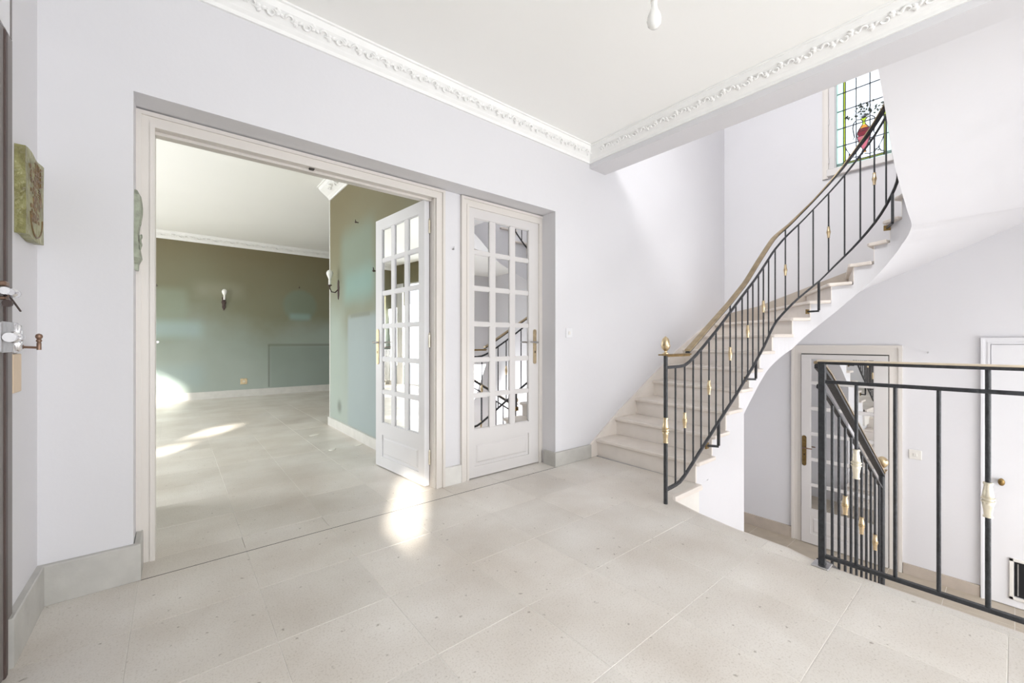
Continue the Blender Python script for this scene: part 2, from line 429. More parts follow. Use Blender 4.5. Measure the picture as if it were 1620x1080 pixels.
# ------------------------------------------------------------------ walls
w = MB()
w.box(XL - .12, -.135, YA, YN + .10, 0, ZC + .1)                # pier left of the recess
w.box(-.135, 2.43, YA, YN + .10, 2.10, ZC + .1)                 # over the recess
w.box(1.48, 1.617, YN, YN + .10, 0, 2.10)                       # between the doors
w.box(2.43, XF + .1, YA, YN + .10, ZL, 5.2)                       # stair part
w.box(-.135, -.11, YN, YN + .10, 0, 2.10); w.box(2.425, 2.45, YN, YN + .10, 0, 2.10)
w.box(XL - .12, 2.43, YA, YN + .10, ZC + .1, 5.2)
w.box(1.617, 2.43, YN + .05, YN + .10, 0, 2.10)
struct('wall_back', w, M['wall'], 'white wall holding the double doors, the mirrored door and running up beside the stairs', 'wall')
w = MB()
w.box(XL - .12, XL, 2.03, YA, 0, ZC + .1)
w.box(XL - .12, XL, YB, -.66, 0, ZC + .1); w.box(XL - .12, XL, -.10, 1.15, 0, ZC + .1); w.box(XL - .12, XL, -.66, -.10, 1.50, ZC + .1); w.box(XL - .12, XL, -.66, -.10, 0, 1.07); w.box(XL - .12, XL, 1.15, 2.03, 2.03, ZC + .1)
struct('wall_left', w, M['wall'], 'narrow white wall beside the entrance door, holding the ceramic plaque', 'wall')
w = MB()
w.box(XF, XF + .1, 1.23, YA, ZL, 5.2); w.box(XF, XF + .1, YB, .78, ZL, 5.2)
w.box(XF, XF + .1, .78, 1.23, ZL, 2.90); w.box(XF, XF + .1, .78, 1.23, 4.15, 5.2)
struct('wall_far', w, M['wall'], 'white stairwell wall with the stained glass window above and the lower hall doors below', 'wall')
w = MB()
# wall behind the camera; glazed opening and lower window are added to let in light
w.box(XL - .12, -.35, YB - .1, YB, 0, ZC + .1); w.box(2.15, 2.9, YB - .1, YB, ZL, ZC + .1)
w.box(-.35, 2.15, YB - .1, YB, 2.45, ZC + .1); w.box(-.35, 2.15, YB - .1, YB, -.1, .08)
w.box(2.9, 5.1, YB - .1, YB, ZL, -.9); w.box(2.9, 5.1, YB - .1, YB, .8, ZC + .1); w.box(5.1, XF + .1, YB - .1, YB, ZL, ZC + .1)
struct('wall_behind', w, M['wall'], 'white wall behind the viewer with large openings added for light', 'wall')
w = MB(); w.box(3.08, XF, YR - .1, YR, 2.60, 5.2); w.box(XL, 3.08, YR - .1, YR, ZU, 5.2)
struct('wall_right', w, M['wall'], 'white wall closing the right side of the upper stairwell', 'wall')
# wall under the lower part of the stairs: top follows the soffit line
SL = RI / .25
def soff_in(x): return RI * (x - 2.93) / .245 - .14 - .157 + .157
w = MB(); 
tops = [(2.93, -.0205)]
for jj in (1.75, 2, 2.5, 3, 3.5, 4, 4.5):
    k0 = int(jj); xx_ = {1: 2.93, 2: 3.18, 3: 3.42, 4: 3.67, 5: 3.88}; xa_ = xx_[k0] + (xx_[k0 + 1] - xx_[k0]) * (jj - k0)
    tops.append((xa_, max((jj - 1) * RI - .14, -.02) - .0005))
prof = [(XE, ZL), (tops[-1][0], ZL)] + tops[::-1] + [(2.93, -.036), (XE, -.036)]
q_ = len(prof)
w.add([(x, 1.47, z) for x, z in prof] + [(x, 1.57, z) for x, z in prof],
      [tuple(range(q_)), tuple(range(2 * q_ - 1, q_ - 1, -1))] + [(i, q_ + i, q_ + (i + 1) % q_, (i + 1) % q_) for i in range(q_)])
w.box(3.68, 3.78, 1.57, YA, ZL, .40)
w.box(XE - .12, 2.285, YB, .60, ZL, -.2501); w.box(XE - .12, XE + .02, .60, 1.47, ZL, -.036)
w.box(XE - .12, XE + .08, 1.57, YA, ZL, -.2501)
struct('wall_under_stairs', w, M['wall'], 'white wall enclosing the underside of the lowest stair steps', 'wall')
# living room shell
w = MB()
w.box(1.5, 1.62, YN + .10, 5.40, 0, ZLC + .1)
side = struct('wall_side', w, M['green_side'], 'faded green living room wall with pale picture outlines, behind the open mirrored door', 'wall')
w = MB(); w.box(1.495, 1.625, 5.39, 5.405, 0, ZLC)
w.build('corner_edge', M['plaster'], side, 'pale worn corner edge')
w = MB()
w.box(-2.75, 6.0, YL2, YL2 + .1, 0, ZLC + .1)
struct('wall_front', w, M['green_far'], 'far living room wall in faded olive green with ghost marks of furniture', 'wall')
w = MB()
XW = -2.65
def lw(y0, y1, z0, z1): w.box(XW - .1, XW, y0, y1, z0, z1)
lw(YN + .1, 4.3, 0, ZLC); lw(5.7, 7.3, 0, ZLC); lw(8.85, YL2, 0, ZLC); lw(4.3, 5.7, 2.5, ZLC); lw(7.3, 8.85, 2.45, ZLC)
w.box(XW - .1, -1.66, YN, YN + .1, 0, ZLC); w.box(-1.32, XL - .12, YN, YN + .1, 0, ZLC)
w.box(-1.66, -1.32, YN, YN + .1, 0, 1.02); w.box(-1.66, -1.32, YN, YN + .1, 1.62, ZLC); w.box(-1.66, -1.32, YN, YN + .1, 1.24, 1.34)
struct('wall_living_left', w, M['green'], 'green living room wall with tall windows, outside the frame', 'wall')
w = MB(); w.box(6.0, 6.1, YN, YL2, 0, ZLC); w.box(1.62, 6.0, 5.3, 5.4, 0, ZLC)
struct('wall_living_right', w, M['green'], 'green wall of the living room extension, outside the frame', 'wall')

# ceilings
w = MB(); w.box(XL - .12, 2.88, YB, YA, ZC, ZC + .08)
struct('ceiling', w, M['ceil'], 'smooth off-white hall ceiling inside the moulded cornice', 'ceiling')
w = MB(); w.box(-2.75, 6.0, YN + .0, YL2, ZLC, ZLC + .08)
struct('ceiling', w, M['ceil'], 'greyish white living room ceiling seen through the double doors', 'ceiling')
w = MB(); w.box(XL - .12, .4, YB - .1, YA + .2, 5.2, 5.3); w.box(1.6, XF + .1, YB - .1, YA + .2, 5.2, 5.3); w.box(.4, 1.6, YB - .1, 0, 5.2, 5.3); w.box(.4, 1.6, 1.2, YA + .2, 5.2, 5.3)
struct('ceiling', w, M['ceil'], 'white ceiling above the upper landing', 'ceiling')
w = MB(); w.box(3.08, XF, YB, YR, 2.50, 2.60)
struct('ceiling', w, M['ceil'], 'white ceiling of the lower hall beside the stairwell', 'ceiling')
w = MB(); w.box(XL - .12, XL, YB, .1, ZU, 5.2); w.box(XL - .12, XL, 1.9, YA, ZU, 5.2); w.box(XL - .12, XL, .1, 1.9, ZU, 3.3); w.box(XL - .12, XL, .1, 1.9, 4.9, 5.2)
struct('wall_upper_left', w, M['wall'], 'upper landing wall with its window, out of sight above the hall', 'wall')
w = MB(); w.box(2.86, 3.08, YB, YA, ZB, ZC); w.box(XL, 3.08, YB, YA, ZC + .08, ZU)
struct('trim_1', w, M['wall'], 'plain white ceiling beam along the edge of the stairwell', 'beam')

w = MB(); w.box(-.55, 9.0, -16.0, YB - .1, 2.9, 3.05); w.box(-.55, -.43, -16.0, YB - .1, -.1, 2.9)  # slab and fin added out of view to block the sun
struct('sun_blocker', w, M['ceil'], 'added unseen roof and side wall outside the glazed screen behind the viewer', 'blocker')

# ------------------------------------------------------------------ cornices
def scroll(mb, o, ax, up, k, s=1.0):
    """one acanthus scroll: o = point, ax = direction along the run, up = direction across the band"""
    o = Vector(o); ax = Vector(ax); up = Vector(up).normalized(); nrm = ax.cross(up)
    if nrm.z > 0: nrm = -nrm
    sg = 1 if k % 2 else -1
    pts = []
    for i in range(9):
        t = i / 8; th = t * 4.6; r = .022 * s * (1 - .75 * t)
        pts.append(o + ax * (math.cos(th) * r + .008 * s) + up * sg * (math.sin(th) * r) + nrm * .004)
    mb.tube(pts, [.0065 * s * (1 - .5 * i / 8) for i in range(9)], seg=5)
    for a, l, q in ((-.9, .026, .010), (-.2, .030, .008), (.6, .024, .010), (2.6, .026, .009)):
        d = ax * math.cos(a) + up * sg * math.sin(a)
        c = o - ax * .028 * s + d * .012 * s - up * sg * .006
        rot = Matrix((d, nrm.cross(d), nrm)).transposed()
        mb.ball(c, 1, (l * s * .55, q * s, .005), seg=6, rot=rot)
def cornice(name, paths, zc, label, drop=.13, proj=.13, so=1.0):
    root = empty(name); tag(root, label, 'cornice', kind='structure')
    prof = [(0, zc - drop), (.012, zc - drop), (.016, zc - drop + .018), (.03, zc - drop + .03), (.035, zc - drop + .036), (proj * .80, zc - .040),
            (proj * .84, zc - .03), (proj * .9, zc - .012), (proj, zc - .010), (proj, zc + .002), (0, zc + .002)]
    for path in paths:
        m = MB(); m.sweep(path, prof); m.build('moulding', M['plaster'], root)
        orn = MB(); k = 0
        for (xa, ya), (xb, yb) in zip(path[:-1], path[1:]):
            a = Vector((xa, ya, 0)); b = Vector((xb, yb, 0)); L_ = (b - a).length; ax = (b - a).normalized(); out = Vector((-ax.y, ax.x, 0))
            stp = .082 * so; n = int((L_ - .16) / stp)
            for i in range(n):
                p = a + ax * (.10 + i * stp); k += 1
                p = p + out * (proj * .47 + .02); p.z = zc - drop * .62 + .012
                scroll(orn, p, ax, out * (proj * .75) + Vector((0, 0, 1)) * (drop * .55), k, so)
        orn.build('leaf_scroll_ornament', M['plaster'], root, kind='stuff')
    return root
# hall: along the wall with doors (travel -X so that left = -Y ... ) then along the beam
cornice('trim_2', [[(2.86, YB), (2.86, YA), (XL, YA)]], ZC, 'white hall cornice with leafy scroll relief', drop=.115, proj=.10)
cornice('trim_3', [[(6.0, YL2), (-2.65, YL2)]], ZLC, 'white scroll-moulded cornice above the far green wall', drop=.12, proj=.13, so=1.5)
cornice('trim_4', [[(1.5, YN + .1), (1.5, 5.40)]], ZLC, 'white scroll-moulded cornice above the green wall behind the open door', drop=.14, proj=.15, so=1.5)

# ------------------------------------------------------------------ baseboards
def base(name, path, h0, h1, t, m, label):
    b = MB(); b.sweep(path, [(0, h0), (t, h0), (t, h1 - .004), (t - .004, h1), (0, h1)])
    return struct(name, b, m, label, 'baseboard')
base('baseboard_left', [(-.132, YN - .005), (-.132 , YA), (XL, YA), (XL, 1.99)][::1], 0, .155, .022, M['skirt'], 'grey stone skirting wrapping the left wall and the corner of the recess')
base('baseboard_centre', [(1.617, YN), (1.48, YN)], 0, .13, .02, M['skirt_white'], 'small white skirting block between the two doors')
base('baseboard_stair', [(2.86, YA), (2.43, YA), (2.43, YN - .05)], 0, .115, .022, M['skirt'], 'pale stone skirting on the wall corner beside the stairs')
base('baseboard_side', [(1.5, YN + .1), (1.5, 5.405)], 0, .10, .025, M['skirt_white'], 'white skirting below the green wall behind the open door')
base('baseboard_far', [(6.0, YL2), (-2.65, YL2)], 0, .13, .02, M['skirt_white'], 'white skirting along the far green living room wall')
b = MB(); b.sweep([(XF, .195), (XF, .695)], [(0, ZL), (.02, ZL), (.02, ZL + .10), (0, ZL + .10)]); 
b.sweep([(XF, 1.64), (XF, YA)], [(0, ZL), (.02, ZL), (.02, ZL + .13), (0, ZL + .13)])
struct('baseboard_lower', b, M['brownstone'], 'tan stone skirting of the lower hall left of the glazed door', 'baseboard')

# ------------------------------------------------------------------ staircase
CXs, CYs = 4.25, .98
RIN = {1: 2.93, 2: 3.18, 3: 3.42, 4: 3.67, 5: 3.88, 6: 4.11}
ANG = {7: 14, 8: 41, 9: 59, 10: 78, 11: 97, 12: 115, 13: 131, 14: 146, 15: 165}
XR = {16: 4.10, 17: 3.86, 18: 3.60}
def inner(j, rad):
    """point of riser position j (float) on the inner line of the given radius"""
    def s_of(k):
        if k in RIN: return RIN[k] - CXs
        if k in ANG: return math.radians(ANG[k]) * .49
        return PI * .49 + (CXs - XR[k])
    k = int(math.floor(j)); k = max(1, min(17, k)); f = j - k
    s = s_of(k) + (s_of(k + 1) - s_of(k)) * f
    if s < 0: return (CXs + s, CYs + rad)
    th = s / .49
    if th <= PI: return (CXs + rad * math.sin(th), CYs + rad * math.cos(th))
    return (CXs - (s - PI * .49), CYs - rad)
OUT = {1: (2.955, YA), 2: (3.234, YA), 3: (3.553, YA), 4: (3.87, YA), 5: (4.168, YA), 6: (4.48, YA), 7: (4.82, YA), 8: (5.28, YA),
       9: (XF, 1.93), 10: (XF, 1.50), 11: (XF, 1.12), 12: (XF, .76), 13: (XF, .40), 14: (XF, .05), 15: (XF, -.32), 16: (5.10, YR), 17: (4.5, YR), 18: (3.9, YR)}
def outer(j):
    k = int(math.floor(j)); k = max(1, min(17, k)); f = j - k
    a, b = OUT[k], OUT[k + 1]
    cor = (XF, YA) if k == 8 else ((XF, YR) if k == 15 else None)
    if cor:
        d1 = math.dist(a, cor); d2 = math.dist(cor, b); s = f * (d1 + d2)
        if s < d1: return (a[0] + (cor[0] - a[0]) * s / d1, a[1] + (cor[1] - a[1]) * s / d1)
        s -= d1; return (cor[0] + (b[0] - cor[0]) * s / d2, cor[1] + (b[1] - cor[1]) * s / d2)
    return (a[0] + (b[0] - a[0]) * f, a[1] + (b[1] - a[1]) * f)
SJ = [(11, 1.43), (12, 1.575), (13, 1.705), (14, 1.81), (15, 1.89), (16, 1.96), (17, 2.045), (18, 2.15)]
SX = [(3.60, 2.15), (3.47, 2.235), (3.37, 2.335), (3.257, 2.43), (3.11, 2.545), (3.08, ZB)]
def soff(j, o):
    if o: return min((j - 1) * RI - .055, ZB)
    if j <= 11: return (j - 1) * RI - .14
    for (a, za), (b, zb) in zip(SJ[:-1], SJ[1:]):
        if j <= b: return za + (zb - za) * (j - a) / (b - a)
    return SJ[-1][1]
NS = 6
stair = empty('staircase', (2.93, 1.93, 0)); tag(stair, 'curved white staircase with pale stone steps sweeping up to the right', 'staircase')
def st_build(mb, name, m, **k):
    o = mb.build(name, m, None, **k); o.parent = stair; o.matrix_parent_inverse = Matrix.Translation((-2.93, -1.93, 0)); return o
body = MB()
for k in range(1, 18):
    zt = k * RI - .03; n = NS
    fr = [i / n for i in range(n + 1)]
    if k in (8, 15):
        a, b2 = OUT[k], OUT[k + 1]; cor = (XF, YA) if k == 8 else (XF, YR)
        d1 = math.dist(a, cor); d2 = math.dist(cor, b2); fc = d1 / (d1 + d2); fr = sorted(fr + [fc])
    q = len(fr)
    pin = [inner(k + f, .49) for f in fr]; pout = [outer(k + f) for f in fr]
    vs = [(x, y, zt) for x, y in pin] + [(x, y, zt) for x, y in pout]
    zbi = [max(soff(k + f, 0), -.02) if k < 4 else soff(k + f, 0) for f in fr]; zbo = [max(soff(k + f, 1), -.02) if k < 4 else soff(k + f, 1) for f in fr]
    vs += [(x, y, z) for (x, y), z in zip(pin, zbi)] + [(x, y, z) for (x, y), z in zip(pout, zbo)]
    fs = []
    for i in range(q - 1):
        fs.append((i, i + 1, q + i + 1, q + i))
        fs.append((i, 2 * q + i, 2 * q + i + 1, i + 1))
        fs.append((q + i, q + i + 1, 3 * q + i + 1, 3 * q + i))
    # front face down to the tread below
    fs.append((0, q, 3 * q, 2 * q)); fs.append((q - 1, 3 * q - 1, 4 * q - 1, 2 * q - 1))
    body.add(vs, fs)
# landing slab
li = inner(18, .49); 
lp = [li, (3.08, .49), (3.08, YR), OUT[18]]
body.prism(lp, ZU - .05, ZU - .03)
m_ = len(SX); vs = [(x, .49, ZU - .03) for x, z in SX] + [(x, .49, z) for x, z in SX]
body.add(vs, [(i, i + 1, m_ + i + 1, m_ + i) for i in range(m_ - 1)])
sb = st_build(body, 'stair_body', M['wall'], label='white plaster string and curved soffit')
# smooth curved soffit
stn = []
for k in range(4, 18):
    fr = [i / NS for i in range(NS)]
    if k in (8, 15):
        cor = (XF, YA) if k == 8 else (XF, YR); d1 = math.dist(OUT[k], cor); d2 = math.dist(cor, OUT[k + 1]); fr = sorted(fr + [d1 / (d1 + d2)])
    for f in fr: stn.append((inner(k + f, .49), outer(k + f), soff(k + f, 0), soff(k + f, 1)))
stn.append((inner(18, .49), outer(18), soff(18, 0), soff(18, 1)))
for i, (x, z) in enumerate(SX[1:]):
    f = (i + 1) / (len(SX) - 1); stn.append(((x, .49), (OUT[18][0] + (3.08 - OUT[18][0]) * f, YR), z, ZB))
NC = 8; so_ = MB(); vs = []
for a, b2, za, zb in stn:
    for c in range(NC + 1):
        t = c / NC; vs.append((a[0] + (b2[0] - a[0]) * t, a[1] + (b2[1] - a[1]) * t, za + (zb - za) * t))
so_.add(vs, [(i * (NC + 1) + c, i * (NC + 1) + c + 1, (i + 1) * (NC + 1) + c + 1, (i + 1) * (NC + 1) + c) for i in range(len(stn) - 1) for c in range(NC)], True)
st_build(so_, 'soffit', M['wall'], label='smooth twisted white underside')
# risers and treads
def off(p, q, d):
    v = Vector((q[0] - p[0], q[1] - p[1])).normalized(); return v * d
for k in range(1, 19):
    a = inner(k, .49); b2 = OUT[k]; z0 = (k - 1) * RI; z1 = k * RI - .03
    d = Vector((b2[0] - a[0], b2[1] - a[1])).normalized(); nrm = Vector((d.y, -d.x))
    f = Vector(inner(max(k - .3, 1), .49)) - Vector(inner(k + .3 if k < 18 else 18, .49))
    if nrm.dot(f) < 0: nrm = -nrm
    A0 = Vector(a) - d * .001; B0 = Vector(b2)
    r_ = MB(); r_.prism([tuple(A0 + nrm * .002), tuple(B0 + nrm * .002), tuple(B0 - nrm * .012), tuple(A0 - nrm * .012)], z0, z1)
    st_build(r_, 'riser', M['riser'])
    # tread
    t = MB(); nosing = .028
    if k < 18:
        fr = [i / 5 for i in range(6)]
        pin = [inner(k + f, .455) for f in fr]; pout = [outer(k + f) for f in fr]
        if k == 8: pout.insert(-1, (XF, YA)) if pout[-2][0] < XF - .001 else None
        if k in (8, 15):
            cor = (XF, YA) if k == 8 else (XF, YR); pp = []
            ff = sorted(fr + [math.dist(OUT[k], cor) / (math.dist(OUT[k], cor) + math.dist(cor, OUT[k + 1]))])
            pout = [outer(k + f) for f in ff]
    else:
        pin = [inner(18, .455), (3.08, CYs - .455)]; pout = [OUT[18], (3.08, YR)]
    n0 = Vector(pin[0]) + nrm * nosing; n1 = Vector(pout[0]) + nrm * nosing
    if k not in (8, 15): n1.y = pout[0][1] if k < 9 or k > 15 else n1.y
    if 9 <= k <= 15: n1.x = XF
    e1 = (Vector(pin[1]) - Vector(pin[0])).normalized()
    c0 = n0 + (n1 - n0).normalized() * .015; c1 = Vector(pin[0]) + nrm * (nosing - .015) + (n0 - n1).normalized() * .002
    poly = [tuple(c1), tuple(c0), tuple(n1)] + pout[1:] + pin[::-1][:-1]
    zt = k * RI
    n = len(poly); bm = bmesh.new()
    lo = [bm.verts.new((x, y, zt - .03)) for x, y in poly]; hi = [bm.verts.new((x, y, zt)) for x, y in poly]
    bm.faces.new(lo[::-1]); bm.faces.new(hi)
    for i in range(n): bm.faces.new((lo[i], lo[(i + 1) % n], hi[(i + 1) % n], hi[i]))
    bmesh.ops.recalc_face_normals(bm, faces=bm.faces)
    me = bpy.data.meshes.new('tread'); bm.to_mesh(me); bm.free(); me.materials.append(M['tread'])
    o = bpy.data.objects.new('tread', me); C.objects.link(o); o.parent = stair; o.matrix_parent_inverse = Matrix.Translation((-2.93, -1.93, 0))
    bv = o.modifiers.new('round', 'BEVEL'); bv.width = .008; bv.segments = 2; bv.limit_method = 'ANGLE'; bv.angle_limit = .9
# stepped stone skirting against the walls (sloping top edge)
def skirt(pts, m, yn):
    """pts: (x, y, ztop, zbot) along the wall; yn = inward normal"""
    b = MB(); n = len(pts); vs = []
    for x, y, zt, zb in pts:
        vs += [(x, y, zb), (x, y, zt), (x + yn[0] * .018, y + yn[1] * .018, zt), (x + yn[0] * .018, y + yn[1] * .018, zb)]
    fs = [(0, 1, 2, 3), (4 * n - 4, 4 * n - 3, 4 * n - 2, 4 * n - 1)]
    for i in range(n - 1):
        for j in range(4): fs.append((4 * i + j, 4 * i + (j + 1) % 4, 4 * i + 4 + (j + 1) % 4, 4 * i + 4 + j))
    return b.add(vs, fs)
sk = skirt([(2.86, YA, .115, 0), (2.93, YA, .16, 0), (3.3, YA, .385, .1), (3.96, YA, .735, .45), (4.32, YA, .925, .65), (4.93, YA, 1.19, .93), (XF - .001, YA, 1.39, 1.13)], None, (0, -1))
st_build(sk, 'wall_skirting', M['riser'], label='pale stone skirting climbing the wall beside the steps')
sk = skirt([(x_, y_, z_, z_ - .19) for x_, y_, z_ in ((XF, YA - .018, 1.385), (XF, 2.0, 1.46), (XF, 1.6, 1.60), (XF, 1.355, 1.69), (XF, 1.1, 1.78), (XF, .4, 2.06), (XF, -.3, 2.35), (XF, YR, 2.42))], None, (-1, 0))
st_build(sk, 'wall_skirting', M['brownstone'], label='tan stone skirting climbing the far wall')

# lower flight
low = empty('staircase', (XE, 1.03, ZL)); tag(low, 'straight pale stone flight leading down to the lower hall', 'staircase')
lb = MB()
for k in range(1, 8):
    xa = XE + .02 + .27 * (k - 1); zt = -RI * k + .015
    zt = ZL * k / 8
    lb2 = MB(); lb2.cbox(xa - .02 + .02, xa + .27, .62, 1.47, zt - .03, zt, .006)
    o = lb2.build('tread', M['tread'], None); o.parent = low; o.matrix_parent_inverse = Matrix.Translation((-XE, -1.03, -ZL))
    lb.box(xa, xa + .245, .64, 1.465, ZL - .005, zt - .03)
    r2 = MB(); r2.box(xa - .004, xa + .006, .64, 1.465, zt, ZL * (k - 1) / 8 - .03 if k > 1 else -.035)
    o = r2.build('riser', M['riser'], None); o.parent = low; o.matrix_parent_inverse = Matrix.Translation((-XE, -1.03, -ZL))
r2 = MB(); r2.box(XE + .02 + 1.89 - .026, XE + .02 + 1.89 - .016, .64, 1.465, ZL, ZL * 7 / 8 - .03)
o = r2.build('riser', M['riser'], None); o.parent = low; o.matrix_parent_inverse = Matrix.Translation((-XE, -1.03, -ZL))
o = lb.build('stair_body', M['wall'], None); o.parent = low; o.matrix_parent_inverse = Matrix.Translation((-XE, -1.03, -ZL))

# ------------------------------------------------------------------ railings
_h = [(.0118, .002), (.0158, .0035), (.0158, .0075), (.0120, .0095), (.0132, .012), (.0122, .020), (.0104, .036), (.0092, .050), (.0092, .0565), (.0108, .0575), (.0108, .0635), (.0072, .0645)]
COLP = [(r_, -z_) for r_, z_ in _h[::-1]] + _h
def collar_mesh(m, s=1.0, sz=1.0):
    return MB().lathe([(r * s, z * sz) for r, z in COLP], seg=12).mesh('collar', m)
CM_s = collar_mesh(M['brass'], 1.08, .80); CM_m = collar_mesh(M['brass_pale'], 1.22, 1.0)
def pathpt(s, R=.42, cx=CXs - .03, cy=CYs, xs=2.35):
    L1 = cx - xs
    if s <= L1: return (xs + s, cy + R)
    th = (s - L1) / R
    if th <= PI: return (cx + R * math.sin(th), cy + R * math.cos(th))
    return (cx - (s - L1 - PI * R), cy - R)
def interp(tab, s):
    if s <= tab[0][0]: return tab[0][1]
    for (a, za), (b, zb) in zip(tab[:-1], tab[1:]):
        if s <= b: return za + (zb - za) * (s - a) / (b - a)
    (a, za), (b, zb) = tab[-2:]; return zb + (zb - za) * (s - b) / (b - a)
def smoothtab(tab, s, w=.06):
    return (interp(tab, s - w) + interp(tab, s) * 2 + interp(tab, s + w)) / 4
TB = [(.06, .088), (.20, .096), (.245, .105), (.358, .172), (.577, .303), (.779, .425), (1.091, .605), (1.446, .83), (1.70, 1.01), (1.80, 1.10), (2.057, 1.306), (2.189, 1.43),
      (2.38, 1.60), (2.446, 1.686), (2.563, 1.81), (2.675, 1.93), (2.893, 2.15), (2.99, 2.235), (3.1, 2.29), (3.292, 2.37), (3.45, 2.50), (3.65, 2.70), (3.9, 2.87), (4.3, 3.0)]
TS = [(.06, .861), (.29, .863), (.40, .91), (.502, .963), (.779, 1.124), (1.138, 1.352), (1.446, 1.542), (1.642, 1.675), (1.954, 1.90), (2.211, 2.135), (2.446, 2.40), (2.666, 2.66),
      (2.866, 2.86), (3.292, 3.12), (3.85, 3.52), (4.3, 3.85)]
TH = [(.06, .945), (.30, .945), (.321, .962), (.67, 1.160), (.966, 1.325), (1.29, 1.525), (1.533, 1.715), (1.805, 1.915), (2.099, 2.115), (2.305, 2.325), (2.512, 2.57), (2.648, 2.74),
      (2.853, 2.945), (3.3, 3.21), (3.85, 3.60), (4.3, 3.93)]
S0, S1 = .055, 4.1
rail = empty('stair_railing', (2.405, 1.40, 0))
tag(rail, 'black wrought-iron railing with gilt collars and acorn newel following the curved stairs up', 'railing')
def rp(mb, name, m, parent=rail, loc=(2.405, 1.40, 0), **k):
    o = mb.build(name, m, None, **k); o.parent = parent; o.matrix_parent_inverse = Matrix.Translation([-c for c in loc]); return o
def flatbar(tab, s0, s1, w_, h_, wt, n=70, zoff=0):
    """rectangular bar w_ wide (across) and h_ high following the stair"""
    vs = []; fs = []
    for i in range(n + 1):
        s = s0 + (s1 - s0) * i / n; x, y = pathpt(s); x2, y2 = pathpt(s + .005); d = Vector((x2 - x, y2 - y)).normalized(); nn = Vector((-d.y, d.x))
        z = smoothtab(tab, s, wt) + zoff
        for a, b in ((-1, -1), (1, -1), (1, .4), (.6, 1), (-.6, 1), (-1, .4)):
            vs.append((x + nn.x * a * w_ / 2, y + nn.y * a * w_ / 2, z + b * h_ / 2))
    for i in range(n):
        for j in range(6): fs.append((i * 6 + j, i * 6 + (j + 1) % 6, i * 6 + 6 + (j + 1) % 6, i * 6 + 6 + j))
    fs += [tuple(range(6)), tuple(range(n * 6, n * 6 + 6))]
    return MB().add(vs, fs)
rp(flatbar(TB, S0, S1, .018, .020, .04), 'bottom_rail', M['iron'])
rp(flatbar(TS, S0, S1, .016, .018, .04), 'top_rail', M['iron'])
hr = flatbar(TH, .33, S1, .042, .016, .05); rp(hr, 'handrail', M['rail_brass'], label='worn brass handrail capping')
rp(flatbar(TH, .33, S1, .030, .014, .05, zoff=-.014), 'handrail_core', M['iron'])
# start plate
sp_ = MB(); sp_.cbox(2.405 - .055, 2.70, 1.40 - .02, 1.40 + .02, .938, .946, .002); sp_.box(2.40, 2.70, 1.392, 1.408, .928, .938); rp(sp_, 'start_plate', M['brass_dark'])
# newel
nw = MB(); nw.lathe([(.0125, 0), (.0125, .40), (.0125, .935)], (2.405, 1.40, 0), 12); npost = rp(nw, 'newel_post', M['iron'])
nc = MB().lathe([(r * 1.5, z * 1.25) for r, z in COLP], (2.405, 1.40, .465), 14); o = rp(nc, 'newel_collar', M['brass'])
ac = MB().lathe([(.012, .946), (.020, .948), (.020, .952), (.009, .957), (.008, .965), (.016, .972), (.025, .984), (.0275, .996), (.0285, .999), (.0285, 1.003), (.025, 1.005), (.0258, 1.015),
                 (.0245, 1.028), (.020, 1.041), (.012, 1.051), (.004, 1.056), (.001, 1.060)], (2.405, 1.40, 0), 16)
rp(ac, 'acorn_finial', M['brass'], label='gilt acorn finial')
BS = [.175, .293, .408, .520, .639, .748, .866, .988, 1.091, 1.209, 1.321, 1.424, 1.546, 1.655, 1.776, 1.925, 2.065, 2.195, 2.315, 2.430, 2.545, 2.66, 2.772, 2.885,
      3.115, 3.23, 3.345, 3.46, 3.575, 3.69, 3.805, 3.92, 4.03]
for i, s in enumerate(BS):
    x, y = pathpt(s); zb = smoothtab(TB, s, .04); tall = i in (7, 16, 25); zt = smoothtab(TH if tall else TS, s, .04) - (.02 if tall else 0)
    o = rp(MB().tube([(x, y, zb), (x, y, zt)], .0062, 8), 'baluster', M['iron'])
    if i % 3 == 1:
        zc_ = zb + (zt - zb) * .50 if tall else zb + (zt - zb) * .505
        if i in (1,): zc_ = .50
        c = bpy.data.objects.new('collar', CM_s); C.objects.link(c); c.parent = o; c.matrix_parent_inverse = o.matrix_parent_inverse @ Matrix()
        c.matrix_parent_inverse = Matrix(); c.location = (x, y, zc_)
        c['label'] = 'gilt turned collar'
for s, zb_ in ((.79, .245), (1.49, .705), (2.358, 1.31), (2.967, 1.975)):
    x, y = pathpt(s); zt = smoothtab(TB, s)
    x2, y2 = pathpt(s, R=.49); 
    if s < 1.7: x2 = x - .045
    b = MB(); b.tube([(x, y, zt), (x, y, zb_ + .006)], .0085, sq=True)
    b.tube([(x, y, zb_), (x2, y2 if s > 1.7 else 1.47, zb_)], .008, sq=True)
    o = rp(b, 'bracket', M['iron'])
    d = Vector((x - x2, y - y2)).normalized() if s > 1.7 else Vector((0, -1)); yy = y2 if s > 1.7 else 1.47
    p = MB(); t_ = Vector((-d.y, d.x)); c0 = Vector((x2, yy))
    p.prism([tuple(c0 + t_ * .022), tuple(c0 - t_ * .022), tuple(c0 - t_ * .022 + d * .010), tuple(c0 + t_ * .022 + d * .010)], zb_ - .022, zb_ + .022)
    pl = p.build('fixing_plate', M['brass_dark'], None); pl.parent = o

